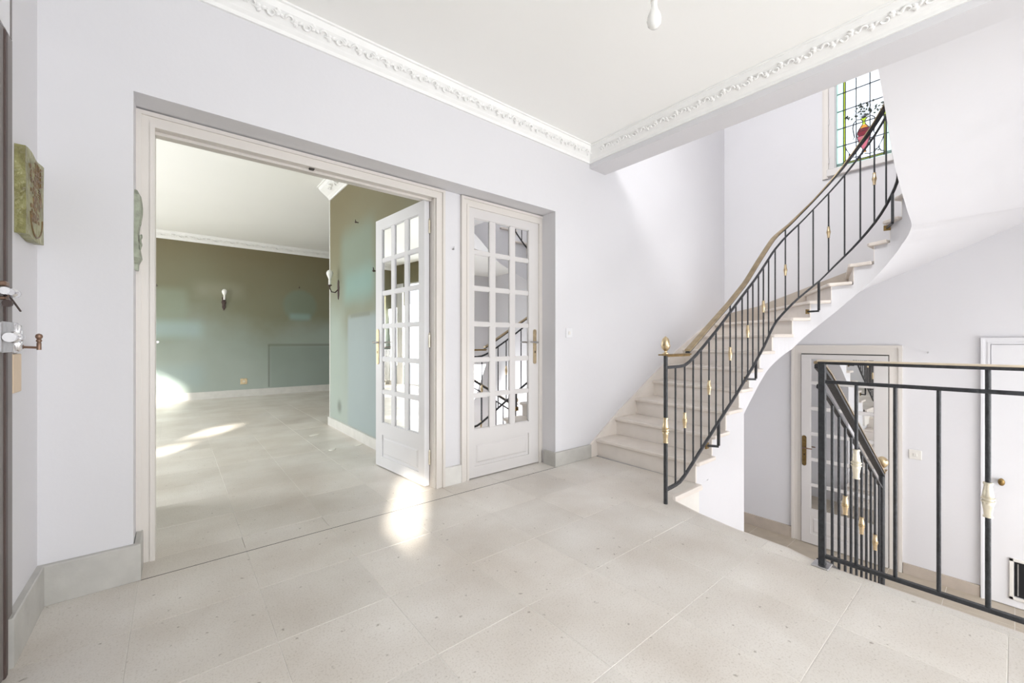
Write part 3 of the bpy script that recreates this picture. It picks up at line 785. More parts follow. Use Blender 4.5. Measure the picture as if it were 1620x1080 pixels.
# landing railing
lr = empty('landing_railing', (2.30, .56, 0)); tag(lr, 'straight black iron railing with pale brass capping guarding the floor edge', 'railing')
L3 = (2.30, .56, 0)
def lp_(mb, name, m, **k): return rp(mb, name, m, lr, L3, **k)
b = MB(); b.cbox(2.255, 2.328, .527, .592, 0, .007, .002); lp_(b, 'base_plate', M['steel'])
b = MB(); b.cbox(2.288, 2.314, .547, .573, .005, .925, .002); lp_(b, 'end_post', M['iron'])
b = MB(); b.cbox(2.283, 2.319, YB + .02, .578, .932, .940, .002); lp_(b, 'handrail', M['rail_pale'], label='pale worn brass capping strip')
b = MB(); b.box(2.290, 2.312, YB + .02, .575, .920, .932); lp_(b, 'handrail_core', M['iron'])
b = MB(); b.cbox(2.292, 2.310, YB + .02, .56, .833, .848, .002); lp_(b, 'top_rail', M['iron'])
b = MB(); b.cbox(2.290, 2.312, YB + .02, .56, .036, .052, .002); lp_(b, 'bottom_rail', M['iron'])
for i in range(23):
    y = .438 - .1255 * i
    if y < YB + .1: break
    tall = i % 6 == 3
    o = lp_(MB().tube([(2.301, y, .04), (2.301, y, .925 if tall else .84)], .0078 if tall else .0068, 10), 'baluster', M['iron'])
    if i % 3 == 0:
        c = bpy.data.objects.new('collar', CM_m); C.objects.link(c); c.parent = o; c.location = (2.301, y, .49 if i == 0 else .445)
        c['label'] = 'pale gilt turned collar'

# lower railing
YLr = .585
lw_ = empty('stair_railing', (2.36, YLr, 0)); tag(lw_, 'black iron railing descending beside the lower flight to a brass ball newel', 'railing')
L4 = (2.36, YLr, 0)
def l4(mb, name, m, **k): return rp(mb, name, m, lw_, L4, **k)
XN = 3.79; sl = -.574
def zr(x): 
    d = x - 2.36
    return .90 - .574 * d - .10 * min(1, d / .25) * 0
hp = [(2.347, .915), (2.40, .895), (2.48, .86)] + [(2.6 + .1 * i, .795 - .0574 * 1 * i) for i in range(0, 13)] + [(XN, .795 - .574 * (XN - 2.6))]
def bar4(tab, w_, h_, dz):
    vs = []; 
    for x, z in tab:
        for a, b in ((-1, -1), (1, -1), (1, .5), (.6, 1), (-.6, 1), (-1, .5)): vs.append((x, YLr + a * w_ / 2, z + dz + b * h_ / 2))
    n = len(tab) - 1
    fs = [(i * 6 + j, i * 6 + (j + 1) % 6, i * 6 + 6 + (j + 1) % 6, i * 6 + 6 + j) for i in range(n) for j in range(6)] + [tuple(range(6)), tuple(range(n * 6, n * 6 + 6))]
    return MB().add(vs, fs)
l4(bar4(hp, .040, .012, .012), 'handrail', M['rail_brass']); l4(bar4(hp, .034, .022, -.006), 'handrail_core', M['iron'])
l4(bar4(hp, .018, .018, -.10), 'top_rail', M['iron'])
l4(bar4([(x, z - .92) for x, z in hp], .018, .018, 0), 'bottom_rail', M['iron'])
zN = interp(hp, XN)
l4(MB().lathe([(.017, -1.0 + .02), (.017, zN - .0)], (XN + .012, YLr, 0), 12), 'newel_post', M['iron'])
pl = MB(); pl.cbox(XN - .02, XN + .065, YLr - .022, YLr + .022, zN + .012, zN + .020, .002); l4(pl, 'cap_plate', M['brass_dark'])
bl = MB().lathe([(.014, zN + .02), (.010, zN + .03), (.008, zN + .036), (.02, zN + .044), (.030, zN + .058), (.0335, zN + .074), (.031, zN + .09), (.022, zN + .104), (.008, zN + .112), (.001, zN + .113)], (XN + .03, YLr, 0), 18)
l4(bl, 'ball_finial', M['brass'], label='polished brass ball finial')
for i in range(10):
    x = 2.575 + .126 * i
    zt = interp(hp, x) - .10; zb = interp(hp, x) - .92
    o = l4(MB().tube([(x, YLr, zb), (x, YLr, zt)], .0068, 8), 'baluster', M['iron'])
    if i % 3 == 2:
        c = bpy.data.objects.new('collar', CM_s); C.objects.link(c); c.parent = o; c.location = (x, YLr, (zt + zb) / 2 - .02); c['label'] = 'gilt turned collar'

# ------------------------------------------------------------------ doors
def lever(parent, x, z, y, side=1, m1='brass', m2='steel', dirx=-1, plate=(.022, .14)):
    """escutcheon plate in local door coordinates on face y, facing side"""
    p = MB(); pts = []
    pw, ph = plate
    for i in range(20):
        th = 2 * PI * i / 20; cx_ = pw * math.cos(th); cz = pw * math.sin(th) + (ph - pw if math.sin(th) >= 0 else -(ph - pw)); pts.append((x + cx_, z + cz))
    n = len(pts)
    p.add([(a, y, b) for a, b in pts] + [(a, y + side * .006, b) for a, b in pts], [tuple(range(n)), tuple(range(n, 2 * n))] + [(i, (i + 1) % n, n + (i + 1) % n, n + i) for i in range(n)])
    o = p.build('handle_plate', M[m1], parent)
    l_ = MB(); zz = z + .035
    l_.tube([(x, y, zz), (x, y + side * .045, zz)], .008, 8)
    l_.tube([(x, y + side * .045, zz), (x + dirx * .03, y + side * .05, zz + .002), (x + dirx * .085, y + side * .048, zz + .003)], [.008, .0075, .006], 8)
    l_.build('lever', M[m2], o)
    kh = MB(); kh.box(x - .004, x + .004, y + side * .0055, y + side * .0072, z - .055, z - .035); kh.build('keyhole', M['black'], o)
def glazed_leaf(parent, wd, ht, stl, str_, top, zb, rows, cols, paint, th=.038, bar=.05, gbar=.022, panel=(.30, .09), z0=.008):
    """leaf in local coords: x 0..wd, y 0..th, z z0..ht. stl/str_ = left/right stile widths; glass from zb to ht-top"""
    f = MB()
    f.box(0, stl, 0, th, z0, ht); f.box(wd - str_, wd, 0, th, z0, ht); f.box(stl, wd - str_, 0, th, ht - top, ht)
    pb, pt = panel[1], panel[0]
    f.box(stl, wd - str_, 0, th, z0, pb); f.box(stl, wd - str_, 0, th, pt, zb)
    frm = f.build('leaf_frame', M[paint], parent)
    # raised lower panel
    pm = MB(); g = .022
    pm.box(stl, wd - str_, .010, th - .010, pb, pt)
    for ya, yb in ((.010, .003), (th - .010, th - .003)):
        a = (stl + g, pb + g, wd - str_ - g, pt - g); c = .012
        pm.add([(a[0], ya, a[1]), (a[2], ya, a[1]), (a[2], ya, a[3]), (a[0], ya, a[3]), (a[0] + c, yb, a[1] + c), (a[2] - c, yb, a[1] + c), (a[2] - c, yb, a[3] - c), (a[0] + c, yb, a[3] - c)],
               [(4, 5, 6, 7), (0, 1, 5, 4), (1, 2, 6, 5), (2, 3, 7, 6), (3, 0, 4, 7)])
    pm.build('lower_panel', M[paint], parent)
    gw = (wd - stl - str_ - bar * (cols - 1)) / cols; gh = (ht - top - zb - gbar * (rows - 1)) / rows
    bars = MB()
    for i in range(1, cols):
        x = stl + gw * i + bar * (i - 1); bars.box(x, x + bar, .003, th - .003, zb, ht - top)
    for j in range(1, rows):
        z = zb + gh * j + gbar * (j - 1)
        for i in range(cols):
            x = stl + (gw + bar) * i; bars.box(x, x + gw, .003, th - .003, z, z + gbar)
    for i in range(cols):            # glazing beads
        for j in range(rows):
            x = stl + (gw + bar) * i; z = zb + (gh + gbar) * j; q = .006
            for ya, yb in ((.006, .012), (th - .012, th - .006)):
                bars.box(x, x + q, ya, yb, z, z + gh); bars.box(x + gw - q, x + gw, ya, yb, z, z + gh)
                bars.box(x, x + gw, ya, yb, z, z + q); bars.box(x, x + gw, ya, yb, z + gh - q, z + gh)
    bars.build('glazing_bars', M[paint], parent)
    pane = MB().box(0, gw, .012, th - .012, 0, gh).mesh('pane', M['mirror'])
    for i in range(cols):
        for j in range(rows):
            link('pane', pane, parent, (stl + (gw + bar) * i, 0, zb + (gh + gbar) * j))
def casing(parent, x0, x1, ztop, y0, y1, w_, m, z0=0, ox=.0):
    """door casing in the parent's local frame: outer x0..x1, opening inset w_; y0 = wall face side, y1 = proud face"""
    c = MB(); n = w_
    for (a, b, d) in ((0, .5, 0), (.5, 1.0, .35)):
        pass
    # three stepped mouldings
    steps = [(0, .28, 1.0), (.28, .72, .55), (.72, 1.0, .75)]
    for f0, f1, dp in steps:
        yy = y0 + (y1 - y0) * dp; a = n * f0; b = n * f1
        c.box(x0 + a, x0 + b, y0, yy, z0, ztop - b); c.box(x1 - b, x1 - a, y0, yy, z0, ztop - b); c.box(x0 + a, x1 - a, y0, yy, ztop - b, ztop - a)
    return c.build('casing', M[m], parent)
def hinge(parent, x, y, z, m='brass_pale'):
    b = MB(); b.lathe([(.006, -.045), (.0075, -.044), (.0075, .044), (.006, .045)], (x, y, z), 8); b.lathe([(.003, .045), (.006, .050), (.004, .058), (.001, .060)], (x, y, z), 8)
    b.box(x - .014, x + .014, y + .001, y + .003, z - .04, z + .04)
    b.build('hinge', M[m], parent)

# single mirrored door in the recess (local x = world X, local y = depth into wall)
d1 = empty('door_1', (1.617, YN - .012, 0)); tag(d1, 'closed pale grey door with eighteen mirror panes, right of the double doors', 'door', kind='structure')
casing(d1, 0, .842, 2.092, .012, -.012, .068, 'trim')
leaf = empty('leaf', (.070, .004, 0)); leaf.parent = d1
def reparent_build(fn): pass
fr_ = MB(); fr_.box(.066, .776, .045, .06, 0, 2.03); fr_.build('rebate', M['dark'], d1)
# leaf parts are direct children of the door (thing > part)
bpy.data.objects.remove(leaf)
class Off:
    pass
def door_parts(root, x, y, z, rz, fn):
    """build parts under root, with each part carrying the leaf's local transform"""
    before = set(bpy.data.objects)
    fn(root)
    new = [o for o in bpy.data.objects if o not in before and o.parent is root]
    Mx = Matrix.Translation((x, y, z)) @ Matrix.Rotation(rz, 4, 'Z')
    for o in new:
        mb_ = Matrix.Translation(o.location)
        o.matrix_basis = Mx @ mb_
def f1(root):
    glazed_leaf(root, .708, 2.035, .048, .112, .082, .365, 6, 3, 'door', bar=.05, gbar=.026, panel=(.268, .09))
    lever(root, .66, .985, 0, -1, 'brass', 'steel', -1, (.017, .145))
door_parts(d1, .071, .006, 0, 0, f1)

# double doors: casing of the opening and two leaves
d2 = empty('door_2', (-.135, YN - .012, 0)); tag(d2, 'double mirrored doors standing open into the green living room', 'door', kind='structure')
casing(d2, 0, 1.615, 2.092, .012, -.012, .066, 'trim')
jm = MB(); jm.box(.040, .066, .012, .14, 0, 2.05); jm.box(1.54, 1.566, .012, .14, 0, 2.05); jm.box(.066, 1.54, .012, .14, 2.03, 2.056)
jm.box(.066, 1.54, .05, .06, 2.015, 2.03)
jm.build('jamb_lining', M['trim'], d2)
ct = MB(); ct.box(.74, .765, .015, .04, 2.022, 2.030); ct.build('catch', M['dark'], d2)
tz = MB(); tz.box(1.30 * 0 + .067, 1.539, .02, .022, .0005, .0012)
def f2(root):
    glazed_leaf(root, .745, 2.025, .078, .105, .085, .365, 6, 3, 'whitedoor', bar=.052, gbar=.026, panel=(.268, .09))
    lever(root, .705, .985, .038, 1, 'brass', 'steel', -1, (.020, .145))
    for z in (.20, 1.03, 1.84): hinge(root, -.004, .0, z)
# right leaf: hinge near (1.415, 2.63), free end near (1.325, 3.41); its face looks to -X
ang = math.atan2(3.41 - 2.635, 1.335 - 1.40)
door_parts(d2, 1.400 + .135 + .0, 2.635 - (YN - .012), 0, ang, f2)
def f3(root):
    glazed_leaf(root, .745, 2.025, .078, .105, .085, .365, 6, 3, 'trim', bar=.052, gbar=.026, panel=(.268, .09))
    lever(root, .705, .985, 0, -1, 'brass', 'steel', -1, (.020, .145))
    for z in (.20, 1.03, 1.84): hinge(root, -.004, .036, z)
ang = math.atan2(.745, -.068)
door_parts(d2, -.068 + .135 + .0, 2.665 - (YN - .012), 0, ang, f3)

# lower glazed door on the far wall: local x -> world -Y
d3 = empty('door_3', (XF, 1.64, ZL), -PI / 2); tag(d3, 'lower hall door with wide mirror panes behind the iron railings', 'door', kind='structure')
casing(d3, 0, .94, 2.23, 0, -.025, .095, 'trim')
fr_ = MB(); fr_.box(.095, .845, -.002, .0, 0, 2.135); fr_.build('rebate', M['dark'], d3)
def f4(root):
    glazed_leaf(root, .735, 2.125, .085, .105, .045, .395, 6, 1, 'door', th=.030, bar=.05, gbar=.026, panel=(.32, .12))
    lever(root, .028, 1.04, 0, -1, 'brass_dark', 'bronze', 1, (.021, .17))
door_parts(d3, .103, -.036, 0, 0, f4)
# closet door
d4 = empty('door_4', (XF, .19, ZL), -PI / 2); tag(d4, 'plain pale door with a small flap and oval knob, at the right edge', 'door', kind='structure')
casing(d4, 0, .86, 2.30, 0, -.03, .055, 'whitedoor')
b = MB(); b.box(.060, .80, -.014, 0, .008, .085); b.box(.060, .178, -.014, 0, .085, .40); b.box(.48, .80, -.014, 0, .085, .40); b.box(.060, .80, -.014, 0, .40, 2.24); b.build('leaf', M['whitedoor'], d4)
b = MB(); b.lathe([(.012, 0), (.012, .018), (.022, .026), (.026, .036), (.022, .046), (.008, .052), (.001, .053)], (0, 0, 0), 16, axis='y')
o = b.build('knob', M['brass_dark'], d4); o.scale = (.8, -1, 1.25); o.location = (.118, -.014, 1.06)
b = MB()
for a in ((.160, .185, .07, .42), (.475, .50, .07, .42)): b.cbox(a[0], a[1], -.026, -.012, a[2], a[3], .003)
b.cbox(.160, .50, -.026, -.012, .395, .42, .003); b.cbox(.160, .50, -.026, -.012, .07, .095, .003)
fp = b.build('flap_frame', M['plastic'], d4)
b = MB(); b.box(.19, .47, -.012, -.006, .1, .39); b.build('flap_panel', M['black'], d4)
b = MB(); b.cbox(.205, .212, -.02, -.012, .11, .38, .002); b.build('flap_edge', M['steel'], d4)

# entrance door at the left edge: frame and locks
d5 = empty('door_5', (XL, 1.60, 0)); tag(d5, 'grey-brown metal entrance door edge with locks at the far left', 'door', kind='structure')
def e5(mb, name, m, par=d5, **k):
    o = mb.build(name, m, None, **k); o.parent = par
    if par is d5: o.matrix_parent_inverse = Matrix.Translation((-XL, -1.60, 0))
    return o
b = MB(); b.cbox(XL - .05, XL + .010, 1.955, 2.035, 0.0, 1.985, .003); e5(b, 'door_frame', M['frame_metal'])
b = MB(); b.cbox(XL - .05, XL + .016, 1.935, 1.960, 0, 1.97, .003); e5(b, 'frame_seal', M['frame_dark'])
b = MB(); b.cbox(XL - .05, XL + .012, 1.16, 1.936, .005, 1.97, .003); e5(b, 'door_leaf', M['frame_metal'])
b = MB(); b.box(XL - .01, XL + .008, 1.10, 2.018, 1.985, ZC); e5(b, 'overdoor_panel', M['whitedoor'])
b = MB(); b.box(XL - .01, XL + .010, 2.018, 2.03, 1.985, ZC); e5(b, 'overdoor_edge', M['frame_metal'])
b = MB(); b.cbox(XL + .008, XL + .026, 1.86, 1.965, .99, 1.082, .003); e5(b, 'lock_case', M['steel'])
b = MB(); b.lathe([(.014, -.05), (.014, -.02), (.017, -.018), (.017, .02), (.011, .035), (.011, .06)], (XL + .040, 1.90, 1.035), 12, axis='y'); e5(b, 'lock_cylinder', M['chrome'])
b = MB(); b.lathe([(.011, -.06), (.011, .0), (.015, .004), (.015, .012), (.011, .016), (.013, .03), (.013, .045), (.006, .055)], (XL + .036, 1.885, 1.168), 12, axis='y'); e5(b, 'chrome_knob', M['chrome'])
b = MB(); b.tube([(XL + .032, 1.89, 1.158), (XL + .038, 1.975, 1.118)], .0028, 6); b.lathe([(.011, -.006), (.011, .006)], (XL + .032, 1.875, 1.135), 10, axis='y'); e5(b, 'key', M['frame_dark'])
b = MB(); b.cbox(XL + .016, XL + .030, 1.87, 1.905, 1.185, 1.20, .003); b.cbox(XL + .016, XL + .03, 1.87, 1.90, 1.145, 1.155, .003); e5(b, 'latch_tab', M['bronze'])
b = MB(); b.cbox(XL, XL + .009, 2.05, 2.115, .985, 1.085, .003)
b.lathe([(.003, -.045), (.008, -.04), (.010, -.01), (.007, .0), (.010, .012), (.008, .04), (.003, .045)], (XL + .010, 2.10, 1.035), 10); e5(b, 'strike_plate', M['chrome'])
b = MB(); b.box(XL, XL + .002, 2.05, 2.07, 1.10, 1.15); e5(b, 'frame_seal', M['plastic'])

# ------------------------------------------------------------------ stained glass window
win = empty('window_1', (XF, 1.005, 2.88)); tag(win, 'stained glass window with red urn and yellow borders at the top of the stairs', 'window', kind='structure')
WI = Matrix.Translation((-XF, -1.005, -2.88))
def wn(mb, name, m, par=win, **k):
    o = mb.build(name, m, None, **k); o.parent = par
    if par is win: o.matrix_parent_inverse = WI
    return o
ya_, yb_ = 1.235, .775; zb_, zt_ = 2.90, 4.15; gx = XF + .055
b = MB(); q = .055
b.cbox(XF - .02, XF + .10, ya_ + .0, ya_ + q, zb_ - q, zt_ + q, .003); b.cbox(XF - .02, XF + .10, yb_ - q, yb_, zb_ - q, zt_ + q, .003)
b.cbox(XF - .02, XF + .10, yb_, ya_, zt_, zt_ + q, .003); wn(b, 'frame', M['door'])
b = MB(); b.cbox(XF - .028, XF - .018, ya_ + q, ya_ + q + .04, zb_ - .09, zt_ + .09, .002); b.cbox(XF - .022, XF - .0, ya_ + q + .04, ya_ + q + .055, zb_ - .09, zt_ + .09, .002); wn(b, 'architrave', M['trim'])
b = MB(); b.cbox(XF - .05, XF + .10, yb_ - q - .01, ya_ + q + .01, zb_ - .075, zb_ - .0, .004); wn(b, 'sill', M['door'])
b = MB()
for z in (3.0, 3.42): b.lathe([(.006, -.03), (.006, .03)], (XF - .03, ya_ + q - .004, z), 8)
wn(b, 'hinge', M['door'])
YC = [1.235, 1.175, 1.158, 1.068, .955, .845, .830, .775]
ZR = [2.90, 2.945, 2.96, 3.15, 3.34, 3.53, 3.72, 3.91, 4.10, 4.15]
for i in range(7):
    for j in range(9):
        k = 'g_clear'
        if i in (1, 5) or j == 1: k = 'g_yellow'
        if i in (0, 6) or j == 0: k = 'g_green'
        if (i in (1, 5)) and j == 0: k = 'g_green'
        if j == 1 and i in (0, 6): k = 'g_green'
        g_ = .0015
        wn(MB().box(gx, gx + .004, YC[i + 1] + g_, YC[i] - g_, ZR[j] + g_, ZR[j + 1] - g_), 'pane', M[k])
b = MB()
for y in YC[1:-1]: b.box(gx - .003, gx + .007, y - .0038, y + .0038, zb_, zt_)
for z in ZR[1:-1]: b.box(gx - .003, gx + .007, yb_, ya_, z - .0042, z + .0042)
wn(b, 'lead_came', M['lead'])
# painted urn, handles, sprays: glass pieces laid on the panes (u = towards +Y from centre, v = height)
def plate(pts, m, name, dx=0):
    n = len(pts); x0_, x1_ = gx - .008 - dx, gx - .0035 - dx
    b = MB(); vs = [(x0_, 1.002 + u, v) for u, v in pts] + [(x1_, 1.002 + u, v) for u, v in pts]
    b.add(vs, [tuple(range(n)), tuple(range(n, 2 * n))] + [(i, (i + 1) % n, n + (i + 1) % n, n + i) for i in range(n)])
    return wn(b, name, M[m])
def sym(l): return l + [(-u, v) for u, v in l[::-1] if u > 1e-4]
plate(sym([(.046, 3.10 + .095), (.053, 3.215), (.050, 3.245), (.036, 3.268)]), 'g_red', 'urn_band')
plate(sym([(.010, 3.05), (.020, 3.075), (.036, 3.12), (.050, 3.165), (.052, 3.193)]), 'g_pink', 'urn_body')
plate(sym([(.038, 3.27), (.028, 3.29), (.014, 3.305)]), 'g_gold', 'urn_shoulder')
plate(sym([(.018, 3.015), (.016, 3.03), (.008, 3.047)]), 'g_gold', 'urn_foot')
plate(sym([(.012, 3.308), (.010, 3.345), (.026, 3.365), (.030, 3.375)]), 'g_yellow', 'urn_neck')
ol = MB()
def line(pts, r=.0022): ol.tube([(gx - .012, 1.002 + u, v) for u, v in pts], r * 1.45, 5)
half = [(.018, 3.012), (.016, 3.03), (.008, 3.047), (.022, 3.075), (.038, 3.12), (.052, 3.165), (.056, 3.20), (.054, 3.235), (.038, 3.27), (.014, 3.305), (.010, 3.345), (.030, 3.375)]
for sg in (1, -1):
    line([(sg * u, v) for u, v in half], .0028)
    line([(sg * u, v) for u, v in [(.030, 3.37), (.060, 3.375), (.084, 3.35), (.092, 3.30), (.084, 3.24), (.078, 3.20), (.090, 3.18)]], .0035)
    line([(sg * (.165 - u), v) for u, v in [(.0, 2.97), (.03, 2.985), (.05, 3.03), (.02, 3.09), (.008, 3.13)]], .0035)
    line([(sg * (.165 - u), v) for u, v in [(.05, 3.03), (.08, 2.99), (.12, 2.985), (.160, 3.0)]], .003)
line([(-.052, 3.193), (.052, 3.193)]); line([(-.05, 3.245), (.05, 3.245)]); line([(-.036, 3.27), (.036, 3.27)]); line([(-.030, 3.375), (.030, 3.375)])
random.seed(3)
for k in range(13):
    a = math.radians(35 + 110 * k / 12); L_ = .09 + .10 * random.random(); c0 = (0, 3.37)
    p1 = (math.cos(a) * L_ * .5, 3.37 + math.sin(a) * L_ * .5); p2 = (math.cos(a) * L_ + .02 * (random.random() - .5), 3.37 + math.sin(a) * L_)
    line([c0, p1, p2], .0014)
wn(ol, 'painted_outline', M['lead'])
lv = MB()
for k in range(52):
    a = math.radians(15 + 150 * random.random()); L_ = .03 + .15 * random.random() ** .8
    u, v = math.cos(a) * L_ * 1.0, 3.37 + math.sin(a) * L_
    lv.ball((gx - .012, 1.002 + u, v), .0115, (.25, 1.2, .7), 6, Matrix.Rotation(random.random() * 3, 3, 'X'))
for sg in (1, -1):
    for du, dv in ((.05, 3.0), (.065, 3.015), (.045, 3.03)): lv.ball((gx - .010, 1.002 + sg * (.165 - du), dv), .009, (.25, 1.3, .8), 6)
wn(lv, 'painted_leaves', M['g_leaf'])

# windows outside the frame (hall glazing, lower window and left-wall opening, all added for light; living room, landing): frame bars in their openings
def simple_window(name, x0, x1, y0, y1, z0, z1, axis, nx, nz, label):
    r = empty(name, ((x0 + x1) / 2, (y0 + y1) / 2, z0)); tag(r, label, 'window', kind='structure')
    inv = Matrix.Translation((-(x0 + x1) / 2, -(y0 + y1) / 2, -z0)); b = MB(); t = .03
    def seg(a0, a1, c0, c1):
        if axis == 'x': b.box(x0, x1, a0, a1, c0, c1)
        else: b.box(a0, a1, y0, y1, c0, c1)
    u0, u1 = (y0, y1) if axis == 'x' else (x0, x1)
    t = min(t, .03 * abs(u1 - u0))
    for i in range(nx + 1):
        u = u0 + (u1 - u0) * i / nx; seg(max(u - t, u0), min(u + t, u1), z0, z1)
    for j in range(nz + 1):
        z = z0 + (z1 - z0) * j / nz; seg(u0, u1, max(z - t, z0), min(z + t, z1))
    o = b.build('frame', M['whitedoor'], None); o.parent = r; o.matrix_parent_inverse = inv
    return r
simple_window('added_window_2', -.35, 2.15, YB - .08, YB - .04, .08, 2.45, 'y', 3, 2, 'added white glazed screen behind the viewer, unseen, for fill light')
simple_window('added_window_3', 2.9, 5.1, YB - .08, YB - .04, -.9, .8, 'y', 3, 1, 'added wide lower hall window outside the frame, for fill light')
simple_window('added_sun_opening_4', XL - .08, XL - .05, -.66, -.10, 1.07, 1.50, 'x', 1, 1, 'small opening added in the left wall, out of sight, to cast a sun patch')  # opening added and sized so that sun falls on the hall floor
simple_window('window_5', XW - .08, XW - .04, 4.3, 5.7, 0, 2.5, 'x', 2, 1, 'living room french window outside the frame')
simple_window('window_6', XW - .08, XW - .04, 7.3, 8.85, 0, 2.45, 'x', 2, 3, 'white french window reflected in the open door mirrors')
simple_window('window_7', XL - .1, XL - .06, .1, 1.9, 3.3, 4.9, 'x', 2, 2, 'upper landing window above the hall, out of sight')

# ------------------------------------------------------------------ things
# ceramic plaques
pq = empty('wall_plaque', (XL, 2.19, 1.38)); tag(pq, 'olive green and brown relief ceramic plaque on the narrow left wall', 'plaque')
def pl_(mb, name, m, **k):
    o = mb.build(name, m, None, **k); o.parent = pq; o.matrix_parent_inverse = Matrix.Translation((-XL, -2.19, -1.38)); return o
bm = bmesh.new(); bmesh.ops.create_grid(bm, x_segments=14, y_segments=14, size=.5)
vs = []
b = MB(); nX = 12
gr = []
for i in range(nX + 1):
    for j in range(nX + 1):
        u, v = i / nX, j / nX; e_ = min(u, 1 - u, v, 1 - v)
        th = .026 + .0008 * math.sin(u * 9 + v * 5)
        wob = .002 * math.sin(v * 7 + i)
        gr.append((XL + th, 2.10 + .245 * u + (wob * .6 if i in (0, nX) else 0), 1.385 + .295 * v + (.004 * math.sin(u * 8) if j in (0, nX) else 0)))
bm.free()
fs = [(i * (nX + 1) + j, (i + 1) * (nX + 1) + j, (i + 1) * (nX + 1) + j + 1, i * (nX + 1) + j + 1) for i in range(nX) for j in range(nX)]
b.add(gr, fs, False)
ring = [i * (nX + 1) for i in range(nX + 1)] + [nX * (nX + 1) + j for j in range(1, nX + 1)] + [i * (nX + 1) + nX for i in range(nX - 1, -1, -1)] + [j for j in range(nX - 1, 0, -1)]
o0 = len(b.v); b.v += [(XL + .0005, b.v[i][1], b.v[i][2]) for i in ring]
for i in range(len(ring)):
    b.f.append((ring[i], ring[(i + 1) % len(ring)], o0 + (i + 1) % len(ring), o0 + i)); b.sm.append(False)
pl_(b, 'tile_body', M['plaque'])
rl = MB(); random.seed(11)
for k in range(95):
    u = .30 + .38 * random.random() + .10 * math.sin(k); v = .22 + .62 * random.random()
    rl.ball((XL + .0255, 2.10 + .245 * u, 1.385 + .295 * v), .006 + .004 * random.random(), (.45, 1, 1), 6)
for k in range(4):
    rl.tube([(XL + .0262, 2.10 + .245 * (.45 + .45 * t / 6), 1.385 + .295 * (.92 - .07 * k + .03 * math.sin(t * 1.3))) for t in range(7)], .0028, 5)
    rl.tube([(XL + .0262, 2.10 + .245 * (.48 + .1 * k), 1.385 + .295 * z) for z in (.70, .94)], .0025, 5)
    a0 = .3 + .1 * k
    rl.tube([(XL + .0262, 2.10 + .245 * (.70 + .14 * math.cos(t * .5) * (1 - .15 * k)), 1.385 + .295 * (.46 + .2 * math.sin(t * .5) * (1 - .15 * k))) for t in range(5)], .0025, 5)
rl.tube([(XL + .0262, 2.10 + .245 * (.55 + .33 * math.cos(PI + t * PI / 12)), 1.385 + .295 * (.30 + .26 * math.sin(PI + t * PI / 12))) for t in range(13)], .003, 6)
pl_(rl, 'relief', M['plaque_brown'], label='brown raised relief', kind='stuff')
# second plaque on the reveal
p2 = empty('wall_plaque', (-.135, 2.48, 1.34)); tag(p2, 'grey-green irregular ceramic plaque seen edge-on beside the double doors', 'plaque')
b = MB(); n = 14; pr = []
for j in range(n + 1):
    v = j / n; wv = .055 + .012 * math.sin(v * 6) - (.03 if v < .08 or v > .95 else 0); th = .017 + .005 * math.sin(v * 9 + 1) - (.010 if v < .1 else 0) - (.006 if v > .93 else 0)
    z = .355 * v
    pr.append([(0, -wv, z), (th, -wv * .8, z), (th * 1.25, 0, z), (th, wv * .8, z), (0, wv, z)])
vs = [p for r_ in pr for p in r_]; fs = [(j * 5 + i, j * 5 + i + 1, j * 5 + 6 + i, j * 5 + 5 + i) for j in range(n) for i in range(4)] + [tuple(range(5)), tuple(range(n * 5, n * 5 + 5))]
b.add(vs, fs); b.build('tile_body', M['plaque_green'], p2)
b = MB(); random.seed(5)
for k in range(16): b.ball((.018 + .003 * random.random(), -.04 + .08 * random.random(), .10 + .20 * random.random()), .008, (.5, 1, 1.4), 6)
b.build('relief', M['plaque_green'], p2, kind='stuff')

# beige block and crank hook by the entrance door
b = MB(); b.cbox(XL, XL + .010, 2.045, 2.135, .855, .982, .002); o = b.build('wood_block', M['beige']); tag(o, 'beige wooden block fixed below the chrome strike plate at the left edge', 'block')
b = MB(); b.tube([(XL, 2.15, 1.005), (XL + .045, 2.15, 1.002)], .0040, 8); b.lathe([(.007, -.004), (.007, .004)], (XL + .008, 2.15, 1.005), 8, axis='x')
root = empty('crank_hook', (XL, 2.15, 1.0)); tag(root, 'brown bronze crank-shaped hook sticking out of the left wall', 'hook')
o = b.build('arm', M['bronze'], None); o.parent = root; o.matrix_parent_inverse = Matrix.Translation((-XL, -2.15, -1.0))
b = MB(); b.lathe([(.006, -.006), (.006, .018), (.0045, .020), (.0075, .024), (.0075, .028), (.005, .031), (.0085, .036), (.0095, .042), (.007, .048), (.001, .051)], (XL + .047, 2.15, 1.0), 12)
o = b.build('knob', M['bronze'], None); o.parent = root; o.matrix_parent_inverse = Matrix.Translation((-XL, -2.15, -1.0))

# pendant bulb
pb_ = empty('pendant_bulb', (1.60, .985, ZC)); tag(pb_, 'bare white bulb hanging on a wire from the hall ceiling', 'lamp')
for (nm, mm, mb_) in (('ceiling_hook', 'steel', MB().lathe([(.02, -.001), (.02, -.006), (.004, -.012)], (0, 0, 0), 12)),
                      ('wire', 'steel', MB().tube([(0, 0, 0), (.004, 0, -.08), (-.002, .002, -.20)], .0018, 5).tube([(.004, .003, 0), (-.003, 0, -.08), (.004, .002, -.20)], .0018, 5)),
                      ('lamp_holder', 'plastic', MB().lathe([(.006, -.20), (.013, -.205), (.015, -.215), (.015, -.235), (.010, -.238)], (0, 0, 0), 12)),
                      ('bulb', 'bulb', MB().lathe([(.013, -.236), (.013, -.256), (.018, -.272), (.027, -.292), (.030, -.312), (.027, -.331), (.016, -.344), (.001, -.348)], (0, 0, 0), 18))):
    mb_.build(nm, M[mm], pb_)

